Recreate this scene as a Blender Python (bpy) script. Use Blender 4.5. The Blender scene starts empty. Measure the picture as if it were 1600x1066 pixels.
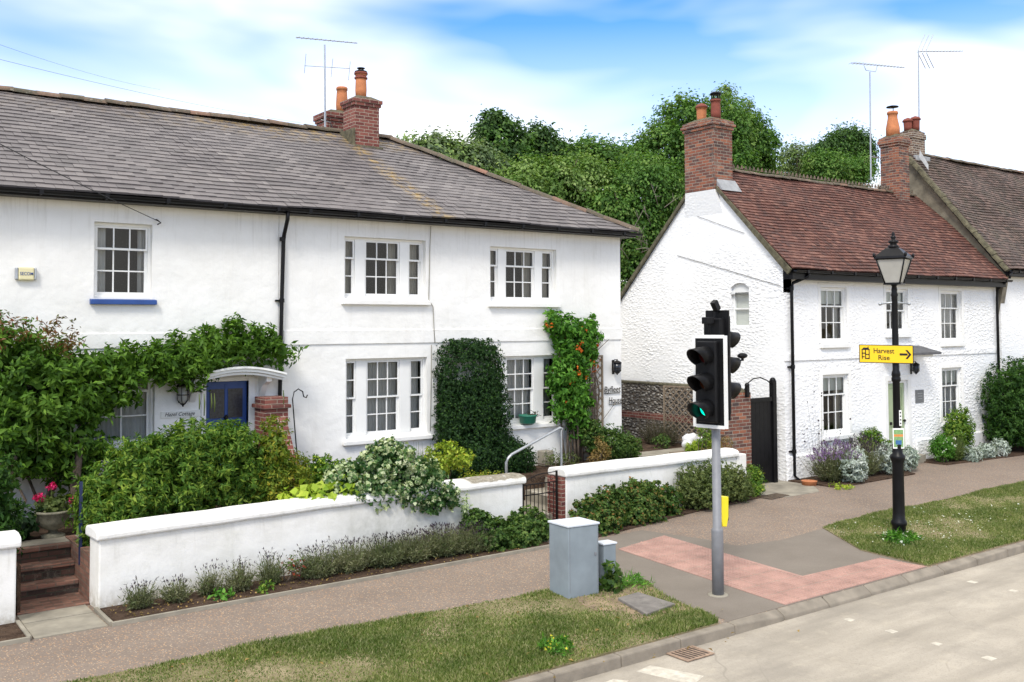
import bpy, bmesh, math, random
import numpy as np
from mathutils import Matrix, Vector

scene = bpy.context.scene
COL = scene.collection
R = math.radians

# ------------------------------------------------------------------ camera
F_PX, PPX, PPY, CAM_H = 1520.0, 800.0, 452.0, 3.55
yaw = math.atan((2870.0 - PPX) / F_PX)
pit, rol = R(2.2), R(0.3)
_f0 = np.array([math.cos(yaw), math.sin(yaw), 0.0])
_r0 = np.array([math.sin(yaw), -math.cos(yaw), 0.0])
_u0 = np.array([0, 0, 1.0])
FW = _f0 * math.cos(pit) + _u0 * math.sin(pit)
_u1 = _u0 * math.cos(pit) - _f0 * math.sin(pit)
RT = _r0 * math.cos(rol) - _u1 * math.sin(rol)
UP = _u1 * math.cos(rol) + _r0 * math.sin(rol)
CP = np.array([0.0, 0.0, CAM_H])
cam_d = bpy.data.cameras.new('camera')
cam_d.sensor_width = 36.0
cam_d.lens = F_PX / 1600 * 36
cam_d.shift_y = -(533.0 - PPY) / 1600
cam_d.clip_start = 0.1
cam_d.clip_end = 5000
cam = bpy.data.objects.new('camera', cam_d)
COL.objects.link(cam)
cam.matrix_world = Matrix(((RT[0], UP[0], -FW[0], 0), (RT[1], UP[1], -FW[1], 0), (RT[2], UP[2], -FW[2], CAM_H), (0, 0, 0, 1)))
scene.camera = cam

def _hit(x, y, ax, v):
    d = FW * F_PX + RT * (x - PPX) - UP * (y - PPY)
    return CP + d * ((v - CP[ax]) / d[ax])
def onX(x, y, v): return _hit(x, y, 0, v)
def onY(x, y, v): return _hit(x, y, 1, v)
def onZ(x, y, v=0.0): return _hit(x, y, 2, v)

# ------------------------------------------------------------------ sky + sun
SUN_EL, SUN_AZ = R(48), math.atan2(-0.62, -0.78)      # the sun stands to the left and in front of the facades
sd = Vector((math.cos(SUN_AZ) * math.cos(SUN_EL), math.sin(SUN_AZ) * math.cos(SUN_EL), math.sin(SUN_EL)))
world = bpy.data.worlds.new("World")
scene.world = world
world.use_nodes = True
wn, wl = world.node_tree.nodes, world.node_tree.links
wn.clear()
out = wn.new('ShaderNodeOutputWorld'); bg = wn.new('ShaderNodeBackground')
sky = wn.new('ShaderNodeTexSky'); sky.sky_type = 'NISHITA'; sky.sun_disc = False
sky.sun_elevation = SUN_EL; sky.sun_rotation = math.atan2(sd.x, sd.y)
sky.air_density = 1.0; sky.dust_density = 0.6; sky.ozone_density = 2.5
tc = wn.new('ShaderNodeTexCoord')
mp = wn.new('ShaderNodeMapping'); mp.inputs['Scale'].default_value = (1.0, 1.0, 3.2)
mp.inputs['Location'].default_value = (0.35, 0.1, 0.15)
nz = wn.new('ShaderNodeTexNoise'); nz.inputs['Scale'].default_value = 2.6; nz.inputs['Detail'].default_value = 3.5; nz.inputs['Roughness'].default_value = 0.45
nz.inputs['Distortion'].default_value = 0.35
rp = wn.new('ShaderNodeValToRGB'); rp.color_ramp.elements[0].position = 0.44; rp.color_ramp.elements[1].position = 0.82
sep = wn.new('ShaderNodeSeparateXYZ')
hz = wn.new('ShaderNodeMapRange'); hz.inputs['From Min'].default_value = 0.06; hz.inputs['From Max'].default_value = 0.30
hz.inputs['To Min'].default_value = 0.95; hz.inputs['To Max'].default_value = 0.0
mx = wn.new('ShaderNodeMath'); mx.operation = 'ADD'; mx.use_clamp = True
tint = wn.new('ShaderNodeMixRGB'); tint.blend_type = 'MULTIPLY'; tint.inputs[0].default_value = 1.0; tint.inputs[2].default_value = (0.56, 1.02, 1.56, 1)
mix = wn.new('ShaderNodeMixRGB'); mix.inputs[2].default_value = (9.9, 9.7, 9.25, 1)
wl.new(tc.outputs['Generated'], mp.inputs['Vector']); wl.new(mp.outputs[0], nz.inputs['Vector'])
wl.new(nz.outputs['Fac'], rp.inputs[0]); wl.new(tc.outputs['Generated'], sep.inputs[0])
hi_ = wn.new('ShaderNodeMapRange'); hi_.inputs['From Min'].default_value = 0.34; hi_.inputs['From Max'].default_value = 0.60; hi_.inputs['To Max'].default_value = 0.85
ad = wn.new('ShaderNodeMath'); ad.operation = 'ADD'
wl.new(sep.outputs['Z'], hz.inputs['Value']); wl.new(sep.outputs['Z'], hi_.inputs['Value']); wl.new(hz.outputs[0], ad.inputs[0]); wl.new(hi_.outputs[0], ad.inputs[1])
wl.new(rp.outputs[0], mx.inputs[0]); wl.new(ad.outputs[0], mx.inputs[1])
wl.new(sky.outputs[0], tint.inputs[1]); wl.new(tint.outputs[0], mix.inputs[1]); wl.new(mx.outputs[0], mix.inputs[0])
wl.new(mix.outputs[0], bg.inputs['Color']); bg.inputs['Strength'].default_value = 0.093
wl.new(bg.outputs[0], out.inputs[0])

sun_d = bpy.data.lights.new('sun', 'SUN'); sun_d.energy = 1.55; sun_d.angle = R(14); sun_d.color = (1.0, 0.95, 0.88)
sun = bpy.data.objects.new('sun', sun_d); COL.objects.link(sun)
sun.rotation_euler = (-sd).to_track_quat('-Z', 'Y').to_euler()
scene.view_settings.view_transform = 'Standard'; scene.view_settings.look = 'None'
scene.view_settings.gamma = 1.0
scene.view_settings.exposure = 0.86
scene.render.resolution_x, scene.render.resolution_y = 1024, 682
scene.render.engine = 'CYCLES'
scene.cycles.max_bounces = 6; scene.cycles.transparent_max_bounces = 16

# ------------------------------------------------------------------ materials
def _socket(nt, v, tgt):
    if isinstance(v, bpy.types.NodeSocket): nt.links.new(v, tgt)
    else: tgt.default_value = v if not isinstance(v, tuple) else (tuple(v) + (1,) if len(v) == 3 else v)
class NT:
    def __init__(s, name):
        s.m = bpy.data.materials.new(name); s.m.use_nodes = True; s.nt = s.m.node_tree
        s.b = s.nt.nodes['Principled BSDF']; s.out = s.nt.nodes['Material Output']
        s._pos = None
    def n(s, t, **k):
        o = s.nt.nodes.new(t)
        for a, v in k.items(): setattr(o, a, v)
        return o
    def l(s, a, b): s.nt.links.new(a, b)
    def pos(s):
        if not s._pos: s._pos = s.n('ShaderNodeNewGeometry')
        return s._pos.outputs['Position']
    def uv(s): return s.n('ShaderNodeTexCoord').outputs['UV']
    def rnd(s):
        s.pos(); return s._pos.outputs['Random Per Island']
    def vscale(s, v, sc):
        o = s.n('ShaderNodeMapping'); s.l(v, o.inputs[0]); o.inputs['Scale'].default_value = sc; return o.outputs[0]
    def noise(s, scale, detail=4, rough=0.55, vec=None, dist=0.0):
        o = s.n('ShaderNodeTexNoise'); o.inputs['Scale'].default_value = scale; o.inputs['Detail'].default_value = detail
        o.inputs['Roughness'].default_value = rough; o.inputs['Distortion'].default_value = dist
        s.l(vec if vec else s.pos(), o.inputs['Vector']); return o.outputs['Fac']
    def voro(s, scale, feature='F1', vec=None, out='Distance'):
        o = s.n('ShaderNodeTexVoronoi', feature=feature); o.inputs['Scale'].default_value = scale
        s.l(vec if vec else s.pos(), o.inputs['Vector']); return o.outputs[out]
    def ramp(s, v, lo, hi, a=0.0, b=1.0):
        o = s.n('ShaderNodeMapRange'); s.l(v, o.inputs['Value'])
        o.inputs['From Min'].default_value = lo; o.inputs['From Max'].default_value = hi
        o.inputs['To Min'].default_value = a; o.inputs['To Max'].default_value = b; return o.outputs[0]
    def mix(s, f, a, b, mode='MIX'):
        o = s.n('ShaderNodeMixRGB', blend_type=mode); _socket(s.nt, f, o.inputs[0]); _socket(s.nt, a, o.inputs[1]); _socket(s.nt, b, o.inputs[2]); return o.outputs[0]
    def math(s, op, a, b=0.0):
        o = s.n('ShaderNodeMath', operation=op); _socket(s.nt, a, o.inputs[0]); _socket(s.nt, b, o.inputs[1]); return o.outputs[0]
    def cramp(s, v, stops, interp='LINEAR'):
        o = s.n('ShaderNodeValToRGB'); s.l(v, o.inputs[0]); cr = o.color_ramp; cr.interpolation = interp
        while len(cr.elements) < len(stops): cr.elements.new(0.5)
        for e, (p, c) in zip(cr.elements, stops): e.position = p; e.color = tuple(c) + (1,)
        return o.outputs[0]
    def bump(s, h, strength=0.5, dist=0.01, prev=None):
        o = s.n('ShaderNodeBump'); o.inputs['Strength'].default_value = strength; o.inputs['Distance'].default_value = dist
        s.l(h, o.inputs['Height'])
        if prev: s.l(prev, o.inputs['Normal'])
        return o.outputs[0]
    def fin(s, col, rough=0.8, normal=None, metal=0.0, spec=None):
        _socket(s.nt, col, s.b.inputs['Base Color']); _socket(s.nt, rough, s.b.inputs['Roughness']); s.b.inputs['Metallic'].default_value = metal
        if spec is not None: s.b.inputs['Specular IOR Level'].default_value = spec
        if normal: s.l(normal, s.b.inputs['Normal'])
        return s.m

def simple(name, col, rough=0.6, var=0.15, scale=8, bump=0.0, metal=0.0, spec=None):
    t = NT(name); n = t.noise(scale, 5)
    c = t.mix(t.ramp(n, 0.3, 0.7, 0, 1), tuple(x * (1 - var) for x in col), tuple(min(1, x * (1 + var)) for x in col))
    nr = t.bump(t.noise(scale * 5, 3), 0.5, bump) if bump else None
    return t.fin(c, rough, nr, metal, spec)

def m_render_wall():
    t = NT('white painted render')
    c = t.mix(t.ramp(t.noise(0.9, 6, 0.65), 0.35, 0.75), (0.86, 0.855, 0.83), (0.78, 0.77, 0.735))
    st = t.noise(1.0, 6, 0.7, t.vscale(t.pos(), (5, 5, 0.6)))
    c = t.mix(t.ramp(st, 0.55, 0.8, 0, 0.35), c, (0.62, 0.60, 0.54))
    sp = t.n('ShaderNodeSeparateXYZ'); t.l(t.pos(), sp.inputs[0]); z_ = sp.outputs[2]
    low = t.math('MULTIPLY', t.ramp(z_, 1.25, 0.6), t.ramp(t.noise(5, 6, 0.7), 0.35, 0.65)); c = t.mix(t.math('MULTIPLY', low, 0.55), c, (0.50, 0.48, 0.41))
    dr = t.noise(1.0, 5, 0.7, t.vscale(t.pos(), (14, 14, 0.8))); c = t.mix(t.math('MULTIPLY', t.ramp(dr, 0.52, 0.72), t.ramp(z_, 4.6, 5.6, 0.05, 0.45)), c, (0.52, 0.50, 0.45))
    c = t.mix(t.math('MULTIPLY', t.ramp(t.math('ABSOLUTE', t.math('SUBTRACT', z_, 3.5)), 0.12, 0.02), t.ramp(t.noise(8, 5, 0.7), 0.45, 0.65, 0, 0.35)), c, (0.55, 0.54, 0.49))
    nb = t.bump(t.noise(2.2, 4), 0.6, 0.05); nb = t.bump(t.noise(60, 3), 0.35, 0.004, nb)
    return t.fin(c, 0.85, nb, spec=0.2)
def m_garden_wall():
    t = NT('white painted garden wall')
    c = t.mix(t.ramp(t.noise(1.6, 6, 0.7), 0.4, 0.75), (0.82, 0.81, 0.78), (0.68, 0.67, 0.62))
    c = t.mix(t.ramp(t.noise(5, 6, 0.7, t.vscale(t.pos(), (1, 1, 0.5))), 0.58, 0.8, 0, 0.5), c, (0.5, 0.50, 0.42))
    sp = t.n('ShaderNodeSeparateXYZ'); t.l(t.pos(), sp.inputs[0])
    damp = t.math('MULTIPLY', t.math('MULTIPLY', t.ramp(sp.outputs[0], 6.3, 6.9), t.ramp(sp.outputs[0], 9.6, 8.6)), t.ramp(t.noise(2.4, 6, 0.7), 0.32, 0.62))
    c = t.mix(t.math('MULTIPLY', damp, t.ramp(sp.outputs[2], 0.9, 0.55, 0.3, 0.75)), c, (0.42, 0.42, 0.37))
    c = t.mix(t.math('MULTIPLY', t.ramp(sp.outputs[2], 0.28, 0.03), t.ramp(t.noise(9, 6, 0.7), 0.35, 0.6, 0, 0.7)), c, (0.34, 0.30, 0.22))
    dr = t.noise(1.0, 5, 0.7, t.vscale(t.pos(), (16, 16, 1.2))); c = t.mix(t.math('MULTIPLY', t.ramp(dr, 0.55, 0.75), t.ramp(sp.outputs[2], 0.45, 0.9, 0, 0.5)), c, (0.48, 0.46, 0.40))
    nb = t.bump(t.noise(3, 4), 0.5, 0.03); nb = t.bump(t.noise(50, 3), 0.4, 0.005, nb)
    return t.fin(c, 0.85, nb, spec=0.2)
def m_cobble_white():
    t = NT('white painted flint')
    wob = t.n('ShaderNodeTexNoise'); wob.inputs['Scale'].default_value = 4; t.l(t.pos(), wob.inputs['Vector'])
    v = t.vscale(t.mix(0.10, t.pos(), wob.outputs['Color'], 'ADD'), (1, 1, 1.75))
    v1 = t.voro(9.5, 'F1', v); n1 = t.noise(16, 5, 0.65)
    h = t.math('ADD', t.ramp(v1, 0.15, 0.65, 1, 0), t.math('MULTIPLY', n1, 1.1))
    patch = t.ramp(t.noise(0.6, 3), 0.38, 0.62, 0.2, 1)
    sp = t.n('ShaderNodeSeparateXYZ'); t.l(t.pos(), sp.inputs[0])
    patch = t.math('MULTIPLY', patch, t.ramp(sp.outputs[2], 6.2, 5.4, 0.35, 1))
    c = t.mix(t.math('MULTIPLY', t.ramp(v1, 0.5, 0.8, 0, 0.10), patch), (0.87, 0.87, 0.865), (0.55, 0.55, 0.55))
    c = t.mix(t.ramp(t.noise(0.8, 5, 0.7), 0.5, 0.8, 0, 0.3), c, (0.66, 0.65, 0.62))
    nb = t.bump(t.math('MULTIPLY', h, patch), 0.9, 0.017)
    return t.fin(c, 0.75, nb, spec=0.25)
def m_flint():
    t = NT('flint cobbles')
    v = t.vscale(t.pos(), (1, 1, 1.5))
    d = t.voro(11, 'F1', v); cc = t.voro(11, 'F1', v, 'Color')
    g = t.n('ShaderNodeSeparateColor'); t.l(cc, g.inputs[0])
    stone = t.cramp(g.outputs[0], [(0.0, (0.035, 0.032, 0.03)), (0.35, (0.10, 0.088, 0.075)), (0.7, (0.22, 0.20, 0.17)), (1.0, (0.50, 0.47, 0.42))])
    c = t.mix(t.ramp(d, 0.42, 0.62), stone, (0.11, 0.09, 0.07))
    nb = t.bump(t.ramp(d, 0.2, 0.7, 1, 0), 1.0, 0.05)
    return t.fin(c, 0.6, nb)
def m_brick(name, stops, mortar=(0.42, 0.36, 0.30), dirt=0.3, grime=(0.06, 0.055, 0.045)):
    t = NT(name)
    o = t.n('ShaderNodeTexBrick'); o.offset = 0.5; t.l(t.uv(), o.inputs['Vector'])
    o.inputs['Scale'].default_value = 1; o.inputs['Brick Width'].default_value = 0.225; o.inputs['Row Height'].default_value = 0.075
    o.inputs['Mortar Size'].default_value = 0.008; o.inputs['Mortar Smooth'].default_value = 0.2; o.inputs['Bias'].default_value = 0.0
    o.inputs['Color1'].default_value = (0, 0, 0, 1); o.inputs['Color2'].default_value = (1, 1, 1, 1); o.inputs['Mortar'].default_value = (0.5, 0.5, 0.5, 1)
    rc = t.cramp(t.mix(0.25, o.outputs['Color'], t.noise(9, 3)), stops)
    c = t.mix(o.outputs['Fac'], rc, mortar)
    c = t.mix(t.ramp(t.noise(3.5, 6, 0.7), 0.5, 0.75, 0, dirt), c, grime)
    c = t.mix(t.ramp(t.noise(2.2, 7, 0.8), 0.56, 0.70, 0, dirt * .6), c, (0.40, 0.35, 0.28))
    h = t.math('SUBTRACT', 1.0, o.outputs['Fac'])
    h = t.math('ADD', h, t.math('MULTIPLY', t.noise(40, 3), 0.4))
    return t.fin(c, 0.85, t.bump(h, 0.9, 0.012))
def m_tiles(name, stops, patch, plo, phi, amt, lichen=None, rough=0.75, fine=0.35):
    t = NT(name)
    c = t.cramp(t.rnd(), stops)
    c = t.mix(t.ramp(t.noise(2.0, 5, 0.65), plo, phi, 0, amt), c, patch)
    c = t.mix(t.ramp(t.noise(28, 4, 0.7), 0.5, 0.8, 0, fine), c, tuple(min(1, x * 2.0 + 0.02) for x in stops[-1][1]))
    if lichen:
        c = t.mix(t.ramp(t.noise(11, 5, 0.8), lichen[1], lichen[1] + 0.07, 0, 0.75), c, lichen[0])
    return t.fin(c, rough, t.bump(t.noise(45, 3), 0.4, 0.004))
def m_slate():
    t = NT('grey slate')
    c = t.cramp(t.rnd(), [(0, (0.108, 0.098, 0.098)), (0.5, (0.145, 0.130, 0.130)), (0.975, (0.178, 0.160, 0.156)), (1, (0.25, 0.23, 0.22))])
    c = t.mix(t.ramp(t.noise(0.7, 4), 0.4, 0.7, 0, 0.35), c, (0.13, 0.115, 0.12))
    # pale streaks and orange lichen running from the stack and along the ridge
    sp = t.n('ShaderNodeSeparateXYZ'); t.l(t.pos(), sp.inputs[0])
    line = t.math('ABSOLUTE', t.math('SUBTRACT', sp.outputs[0], t.math('ADD', 9.95, t.math('MULTIPLY', t.math('SUBTRACT', 19.6, sp.outputs[1]), 0.09))))
    near = t.ramp(line, 0.0, 0.34, 1, 0)
    ridge = t.math('MULTIPLY', t.ramp(sp.outputs[1], 19.3, 20.2, 0, 0.9), t.ramp(sp.outputs[0], 5.0, 8.0, 0.2, 1))
    zone = t.math('MAXIMUM', near, ridge)
    li = t.math('MULTIPLY', t.ramp(t.noise(5, 6, 0.75), 0.47, 0.60), zone)
    c = t.mix(t.ramp(t.noise(7, 6, 0.8, t.vscale(t.pos(), (1, 0.6, 1))), 0.62, 0.74, 0, 0.32), c, (0.36, 0.34, 0.32))
    c = t.mix(t.math('MULTIPLY', li, 0.75), c, (0.42, 0.28, 0.08))
    return t.fin(c, 0.55, t.bump(t.noise(30, 3), 0.3, 0.004), spec=0.4)
def m_pave():
    t = NT('exposed aggregate pavement')
    c = t.mix(t.ramp(t.noise(0.8, 5, 0.6), 0.3, 0.7), (0.185, 0.143, 0.114), (0.25, 0.198, 0.158))
    cc = t.voro(46, 'F1', None, 'Color'); g = t.n('ShaderNodeSeparateColor'); t.l(cc, g.inputs[0]); d = t.voro(46)
    c = t.mix(t.ramp(g.outputs[1], 0.2, 0.8, 0, 0.4), c, (0.13, 0.10, 0.08))
    c = t.mix(t.math('MULTIPLY', t.ramp(g.outputs[0], 0.80, 0.86), t.ramp(d, 0.45, 0.3)), c, (0.50, 0.39, 0.28))
    c = t.mix(t.math('MULTIPLY', t.ramp(g.outputs[2], 0.85, 0.9), t.ramp(d, 0.45, 0.3)), c, (0.42, 0.25, 0.13))
    return t.fin(c, 0.85, t.bump(d, 0.5, 0.006))
def m_tarmac(name, a, b, crack=False):
    t = NT(name)
    c = t.mix(t.ramp(t.noise(0.9, 6, 0.6), 0.3, 0.7), a, b)
    c = t.mix(t.ramp(t.noise(150, 2), 0.55, 0.75, 0, 0.5), c, tuple(x * 1.5 for x in b))
    c = t.mix(t.ramp(t.noise(110, 2), 0.55, 0.75, 0, 0.35), c, tuple(x * 0.4 for x in a))
    if crack:
        n2 = t.n('ShaderNodeTexNoise'); n2.inputs['Scale'].default_value = 1.4; t.l(t.pos(), n2.inputs['Vector'])
        v = t.voro(0.42, 'DISTANCE_TO_EDGE', t.mix(0.25, t.pos(), n2.outputs['Color'], 'ADD'))
        c = t.mix(t.math('MULTIPLY', t.ramp(v, 0.004, 0.0, 0, 0.5), t.ramp(t.noise(0.7, 3), 0.48, 0.6)), c, tuple(x * 0.5 for x in a))
        w = t.noise(1.2, 4, 0.6, t.vscale(t.pos(), (0.25, 1.4, 1)))
        c = t.mix(t.ramp(w, 0.42, 0.66, 0, 0.75), c, tuple(x * 0.66 for x in a))
        c = t.mix(t.ramp(t.noise(0.55, 6, 0.7), 0.45, 0.62, 0, 0.6), c, (0.25, 0.225, 0.19))
        c = t.mix(t.ramp(t.noise(45, 3, 0.7), 0.52, 0.7, 0, 0.4), c, (0.20, 0.18, 0.15))
        c = t.mix(t.ramp(t.noise(2.6, 7, 0.75), 0.56, 0.78, 0, 0.55), c, (0.50, 0.44, 0.34))
        c = t.mix(t.ramp(t.voro(22), 0.10, 0.06, 0, 0.35), c, (0.16, 0.13, 0.09))
    return t.fin(c, 0.9, t.bump(t.noise(120, 2), 0.5, 0.004), spec=0.2)
def m_leaf(name, stops, trans=0.3, rough=0.55, spec=0.22, flip=None):
    t = NT(name)
    c = t.cramp(t.rnd(), stops)
    c = t.mix(t.ramp(t.noise(1.3, 3), 0.38, 0.62, 0, 0.7), c, t.mix(1.0, c, (0.50, 0.62, 0.5), 'MULTIPLY'))
    t.fin(c, rough, spec=spec)
    tr = t.n('ShaderNodeBsdfTranslucent'); t.l(t.mix(1.0, c, (1.25, 1.35, 0.75), 'MULTIPLY'), tr.inputs['Color'])
    ms = t.n('ShaderNodeMixShader'); ms.inputs[0].default_value = trans
    t.l(t.b.outputs[0], ms.inputs[1]); t.l(tr.outputs[0], ms.inputs[2]); t.l(ms.outputs[0], t.out.inputs['Surface'])
    return t.m
def m_glass(name='window glass', tint=(0.92, 0.95, 0.95), r=0.02, refl=0.75):
    t = NT(name)
    tr = t.n('ShaderNodeBsdfTransparent'); tr.inputs[0].default_value = tint + (1,)
    gl = t.n('ShaderNodeBsdfGlossy'); gl.inputs['Roughness'].default_value = r; gl.inputs['Color'].default_value = (refl, refl, refl, 1)
    nb = t.bump(t.noise(2.5, 2), 0.25, 0.02); t.l(nb, gl.inputs['Normal'])
    fr = t.n('ShaderNodeFresnel'); fr.inputs['IOR'].default_value = 1.5
    ms = t.n('ShaderNodeMixShader'); t.l(fr.outputs[0], ms.inputs[0]); t.l(tr.outputs[0], ms.inputs[1]); t.l(gl.outputs[0], ms.inputs[2])
    t.l(ms.outputs[0], t.out.inputs['Surface']); return t.m
def m_emit(name, col, s):
    t = NT(name); t.fin(col, 0.3); t.b.inputs['Emission Color'].default_value = col + (1,); t.b.inputs['Emission Strength'].default_value = s; return t.m
def m_soil():
    t = NT('dark bed soil')
    c = t.mix(t.ramp(t.noise(6, 6, 0.7), 0.35, 0.65), (0.045, 0.028, 0.02), (0.12, 0.08, 0.055))
    c = t.mix(t.ramp(t.voro(28), 0.16, 0.1, 0, 0.6), c, (0.3, 0.24, 0.18))
    return t.fin(c, 0.95, t.bump(t.noise(22, 5, 0.7), 1.0, 0.05), spec=0.1)
def m_verge():
    t = NT('verge turf')
    c = t.mix(t.ramp(t.noise(1.3, 5, 0.65), 0.35, 0.65), (0.19, 0.175, 0.085), (0.36, 0.30, 0.185))
    c = t.mix(t.ramp(t.noise(14, 5, 0.7), 0.45, 0.7, 0, 0.7), c, (0.15, 0.115, 0.065))
    return t.fin(c, 0.95, t.bump(t.noise(60, 4, 0.7), 1.0, 0.02), spec=0.1)

M = {}
M['wall'] = m_render_wall(); M['gwall'] = m_garden_wall(); M['cobble'] = m_cobble_white(); M['flint'] = m_flint()
def m_coping():
    t = NT('weathered painted coping'); sp = t.n('ShaderNodeSeparateXYZ'); t.l(t.pos(), sp.inputs[0])
    c = t.mix(t.ramp(t.noise(3, 6, 0.7), 0.5, 0.75), (0.82, 0.81, 0.78), (0.64, 0.63, 0.57))
    c = t.mix(t.ramp(t.noise(9, 5, 0.7, t.vscale(t.pos(), (1, 1, 3))), 0.6, 0.75, 0, 0.5), c, (0.42, 0.41, 0.36))
    old = t.math('MULTIPLY', t.math('MULTIPLY', t.ramp(sp.outputs[0], 8.85, 8.95), t.ramp(sp.outputs[0], 10.3, 10.2)), t.ramp(t.math('ADD', sp.outputs[2], t.math('MULTIPLY', t.noise(7, 4), 0.06)), 1.0, 1.02))
    c = t.mix(t.math('MULTIPLY', old, t.ramp(t.noise(6, 5, 0.7), 0.3, 0.42)), c, t.mix(t.ramp(t.noise(12, 4), 0.4, 0.65), (0.22, 0.195, 0.15), (0.34, 0.31, 0.25)))
    return t.fin(c, 0.9, t.bump(t.noise(9, 5), 0.6, 0.02), spec=0.2)
M['coping'] = m_coping(); M['slate'] = m_slate()
M['tile'] = m_tiles('red clay tiles', [(0, (0.060, 0.025, 0.020)), (0.4, (0.098, 0.037, 0.027)), (0.8, (0.135, 0.052, 0.036)), (1, (0.19, 0.09, 0.065))], (0.07, 0.045, 0.035), 0.5, 0.75, 0.5)
M['tile_old'] = m_tiles('weathered brown clay tiles', [(0, (0.045, 0.032, 0.027)), (0.5, (0.085, 0.056, 0.046)), (1, (0.15, 0.098, 0.08))], (0.055, 0.05, 0.03), 0.45, 0.7, 0.6, ((0.42, 0.38, 0.3), 0.73))
M['ridge'] = m_tiles('mossy ridge tiles', [(0, (0.08, 0.065, 0.045)), (0.6, (0.14, 0.105, 0.075)), (1, (0.24, 0.12, 0.08))], (0.06, 0.058, 0.035), 0.4, 0.6, 0.8, ((0.36, 0.34, 0.27), 0.60))
M['moss'] = simple('moss and old mortar', (0.10, 0.09, 0.055), 0.95, 0.5, 9, 0.03)
M['brick_l'] = m_brick('dark red brick', [(0.1, (0.10, 0.025, 0.022)), (0.5, (0.17, 0.045, 0.035)), (0.9, (0.23, 0.075, 0.055))], (0.36, 0.28, 0.22), 0.35)
M['brick_r'] = m_brick('orange stock brick', [(0.1, (0.06, 0.035, 0.032)), (0.42, (0.15, 0.055, 0.038)), (0.7, (0.26, 0.085, 0.045)), (0.95, (0.34, 0.14, 0.075))], (0.30, 0.26, 0.21), 0.75, (0.06, 0.042, 0.038))
M['brick_s'] = m_brick('step brick', [(0.1, (0.12, 0.06, 0.042)), (0.5, (0.21, 0.10, 0.07)), (0.9, (0.32, 0.16, 0.11))], (0.16, 0.12, 0.09), 0.6)
M['brick_d'] = m_brick('dark riser brick', [(0.1, (0.03, 0.02, 0.015)), (0.5, (0.06, 0.03, 0.022)), (0.9, (0.10, 0.05, 0.035))], (0.05, 0.045, 0.03), 0.7)  # darker than the step brick, used on the riser faces
M['brick_b'] = m_brick('buff and dark brick', [(0.1, (0.07, 0.04, 0.032)), (0.6, (0.16, 0.10, 0.07)), (0.9, (0.25, 0.17, 0.12))], (0.5, 0.46, 0.38), 0.3)
M['pave'] = m_pave(); M['tarmac'] = m_tarmac('grey tarmac', (0.165, 0.142, 0.118), (0.215, 0.187, 0.158))
M['road'] = m_tarmac('sunbleached road', (0.37, 0.33, 0.272), (0.44, 0.395, 0.33), True)
M['kerb'] = simple('kerb stone', (0.225, 0.195, 0.155), 0.9, 0.25, 4, 0.01)
M['conc'] = simple('weathered concrete', (0.27, 0.245, 0.195), 0.9, 0.3, 3, 0.012)
M['tact'] = simple('salmon tactile paving', (0.37, 0.222, 0.182), 0.85, 0.22, 3.0, 0.004)
M['mark'] = simple('worn road paint', (0.50, 0.46, 0.385), 0.85, 0.22, 14)
M['bare'] = simple('bare trodden earth', (0.25, 0.185, 0.115), 0.95, 0.4, 7, 0.02); M['soil'] = m_soil(); M['verge'] = m_verge()
M['white'] = simple('white gloss paint', (0.80, 0.80, 0.78), 0.4, 0.04, 3)
M['blackp'] = simple('black gloss paint', (0.006, 0.006, 0.007), 0.4, 0.3, 6, spec=.22)
M['blackm'] = simple('matt black plastic', (0.007, 0.007, 0.008), 0.5, 0.3, 6, spec=.2)
M['blue'] = simple('deep blue paint', (0.018, 0.065, 0.25), 0.45, 0.15, 4)
M['navy'] = simple('dark navy paint', (0.010, 0.02, 0.075), 0.5, 0.15, 4); M['sage'] = simple('sage green paint', (0.33, 0.40, 0.24), 0.5, 0.06, 4)
M['felt'] = simple('dark grey felt', (0.10, 0.10, 0.105), 0.8, 0.2, 6); M['lead'] = simple('grey lead flashing', (0.30, 0.31, 0.32), 0.6, 0.2, 6)
M['pot'] = simple('terracotta', (0.50, 0.185, 0.075), 0.8, 0.18, 7, 0.004)
M['potd'] = simple('dark terracotta', (0.20, 0.05, 0.032), 0.8, 0.2, 7, 0.004)
M['glass'] = m_glass(); M['curt'] = simple('net curtain', (0.50, 0.48, 0.45), 0.9, 0.12, 2); M['curt2'] = simple('beige curtain', (0.36, 0.32, 0.26), 0.9, 0.15, 2)
M['blind'] = simple('cream blind', (0.62, 0.62, 0.56), 0.9, 0.05, 2)
M['dark'] = simple('dark room backing', (0.016, 0.014, 0.013), 0.9, 0.2, 2)  # near-black, paints the darkness of the unlit rooms behind the glass
M['galv'] = simple('galvanised steel', (0.42, 0.44, 0.46), 0.4, 0.12, 14, 0, 0.6)
M['pole'] = simple('grey pole paint', (0.20, 0.205, 0.22), 0.5, 0.1, 9)
M['cab'] = simple('blue grey cabinet paint', (0.225, 0.265, 0.295), 0.5, 0.13, 3.5)
M['cabt'] = simple('pale cabinet lid', (0.62, 0.66, 0.72), 0.45, 0.06, 3)
M['yellow'] = simple('yellow sign face', (0.92, 0.58, 0.01), 0.45, 0.02, 2)
M['yellowp'] = simple('yellow plastic', (0.85, 0.68, 0.02), 0.4, 0.05, 5)
M['signk'] = simple('sign black', (0.006, 0.006, 0.006), 0.5, 0, 2)
M['wood'] = simple('weathered trellis wood', (0.22, 0.17, 0.12), 0.85, 0.3, 18)
M['bark'] = simple('bark', (0.12, 0.09, 0.065), 0.95, 0.4, 12, 0.03)
M['iron'] = simple('black wrought iron', (0.010, 0.008, 0.008), 0.5, 0.2, 9, spec=.25)
M['rust'] = simple('rusty cast iron', (0.30, 0.21, 0.15), 0.8, 0.3, 12)
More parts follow.
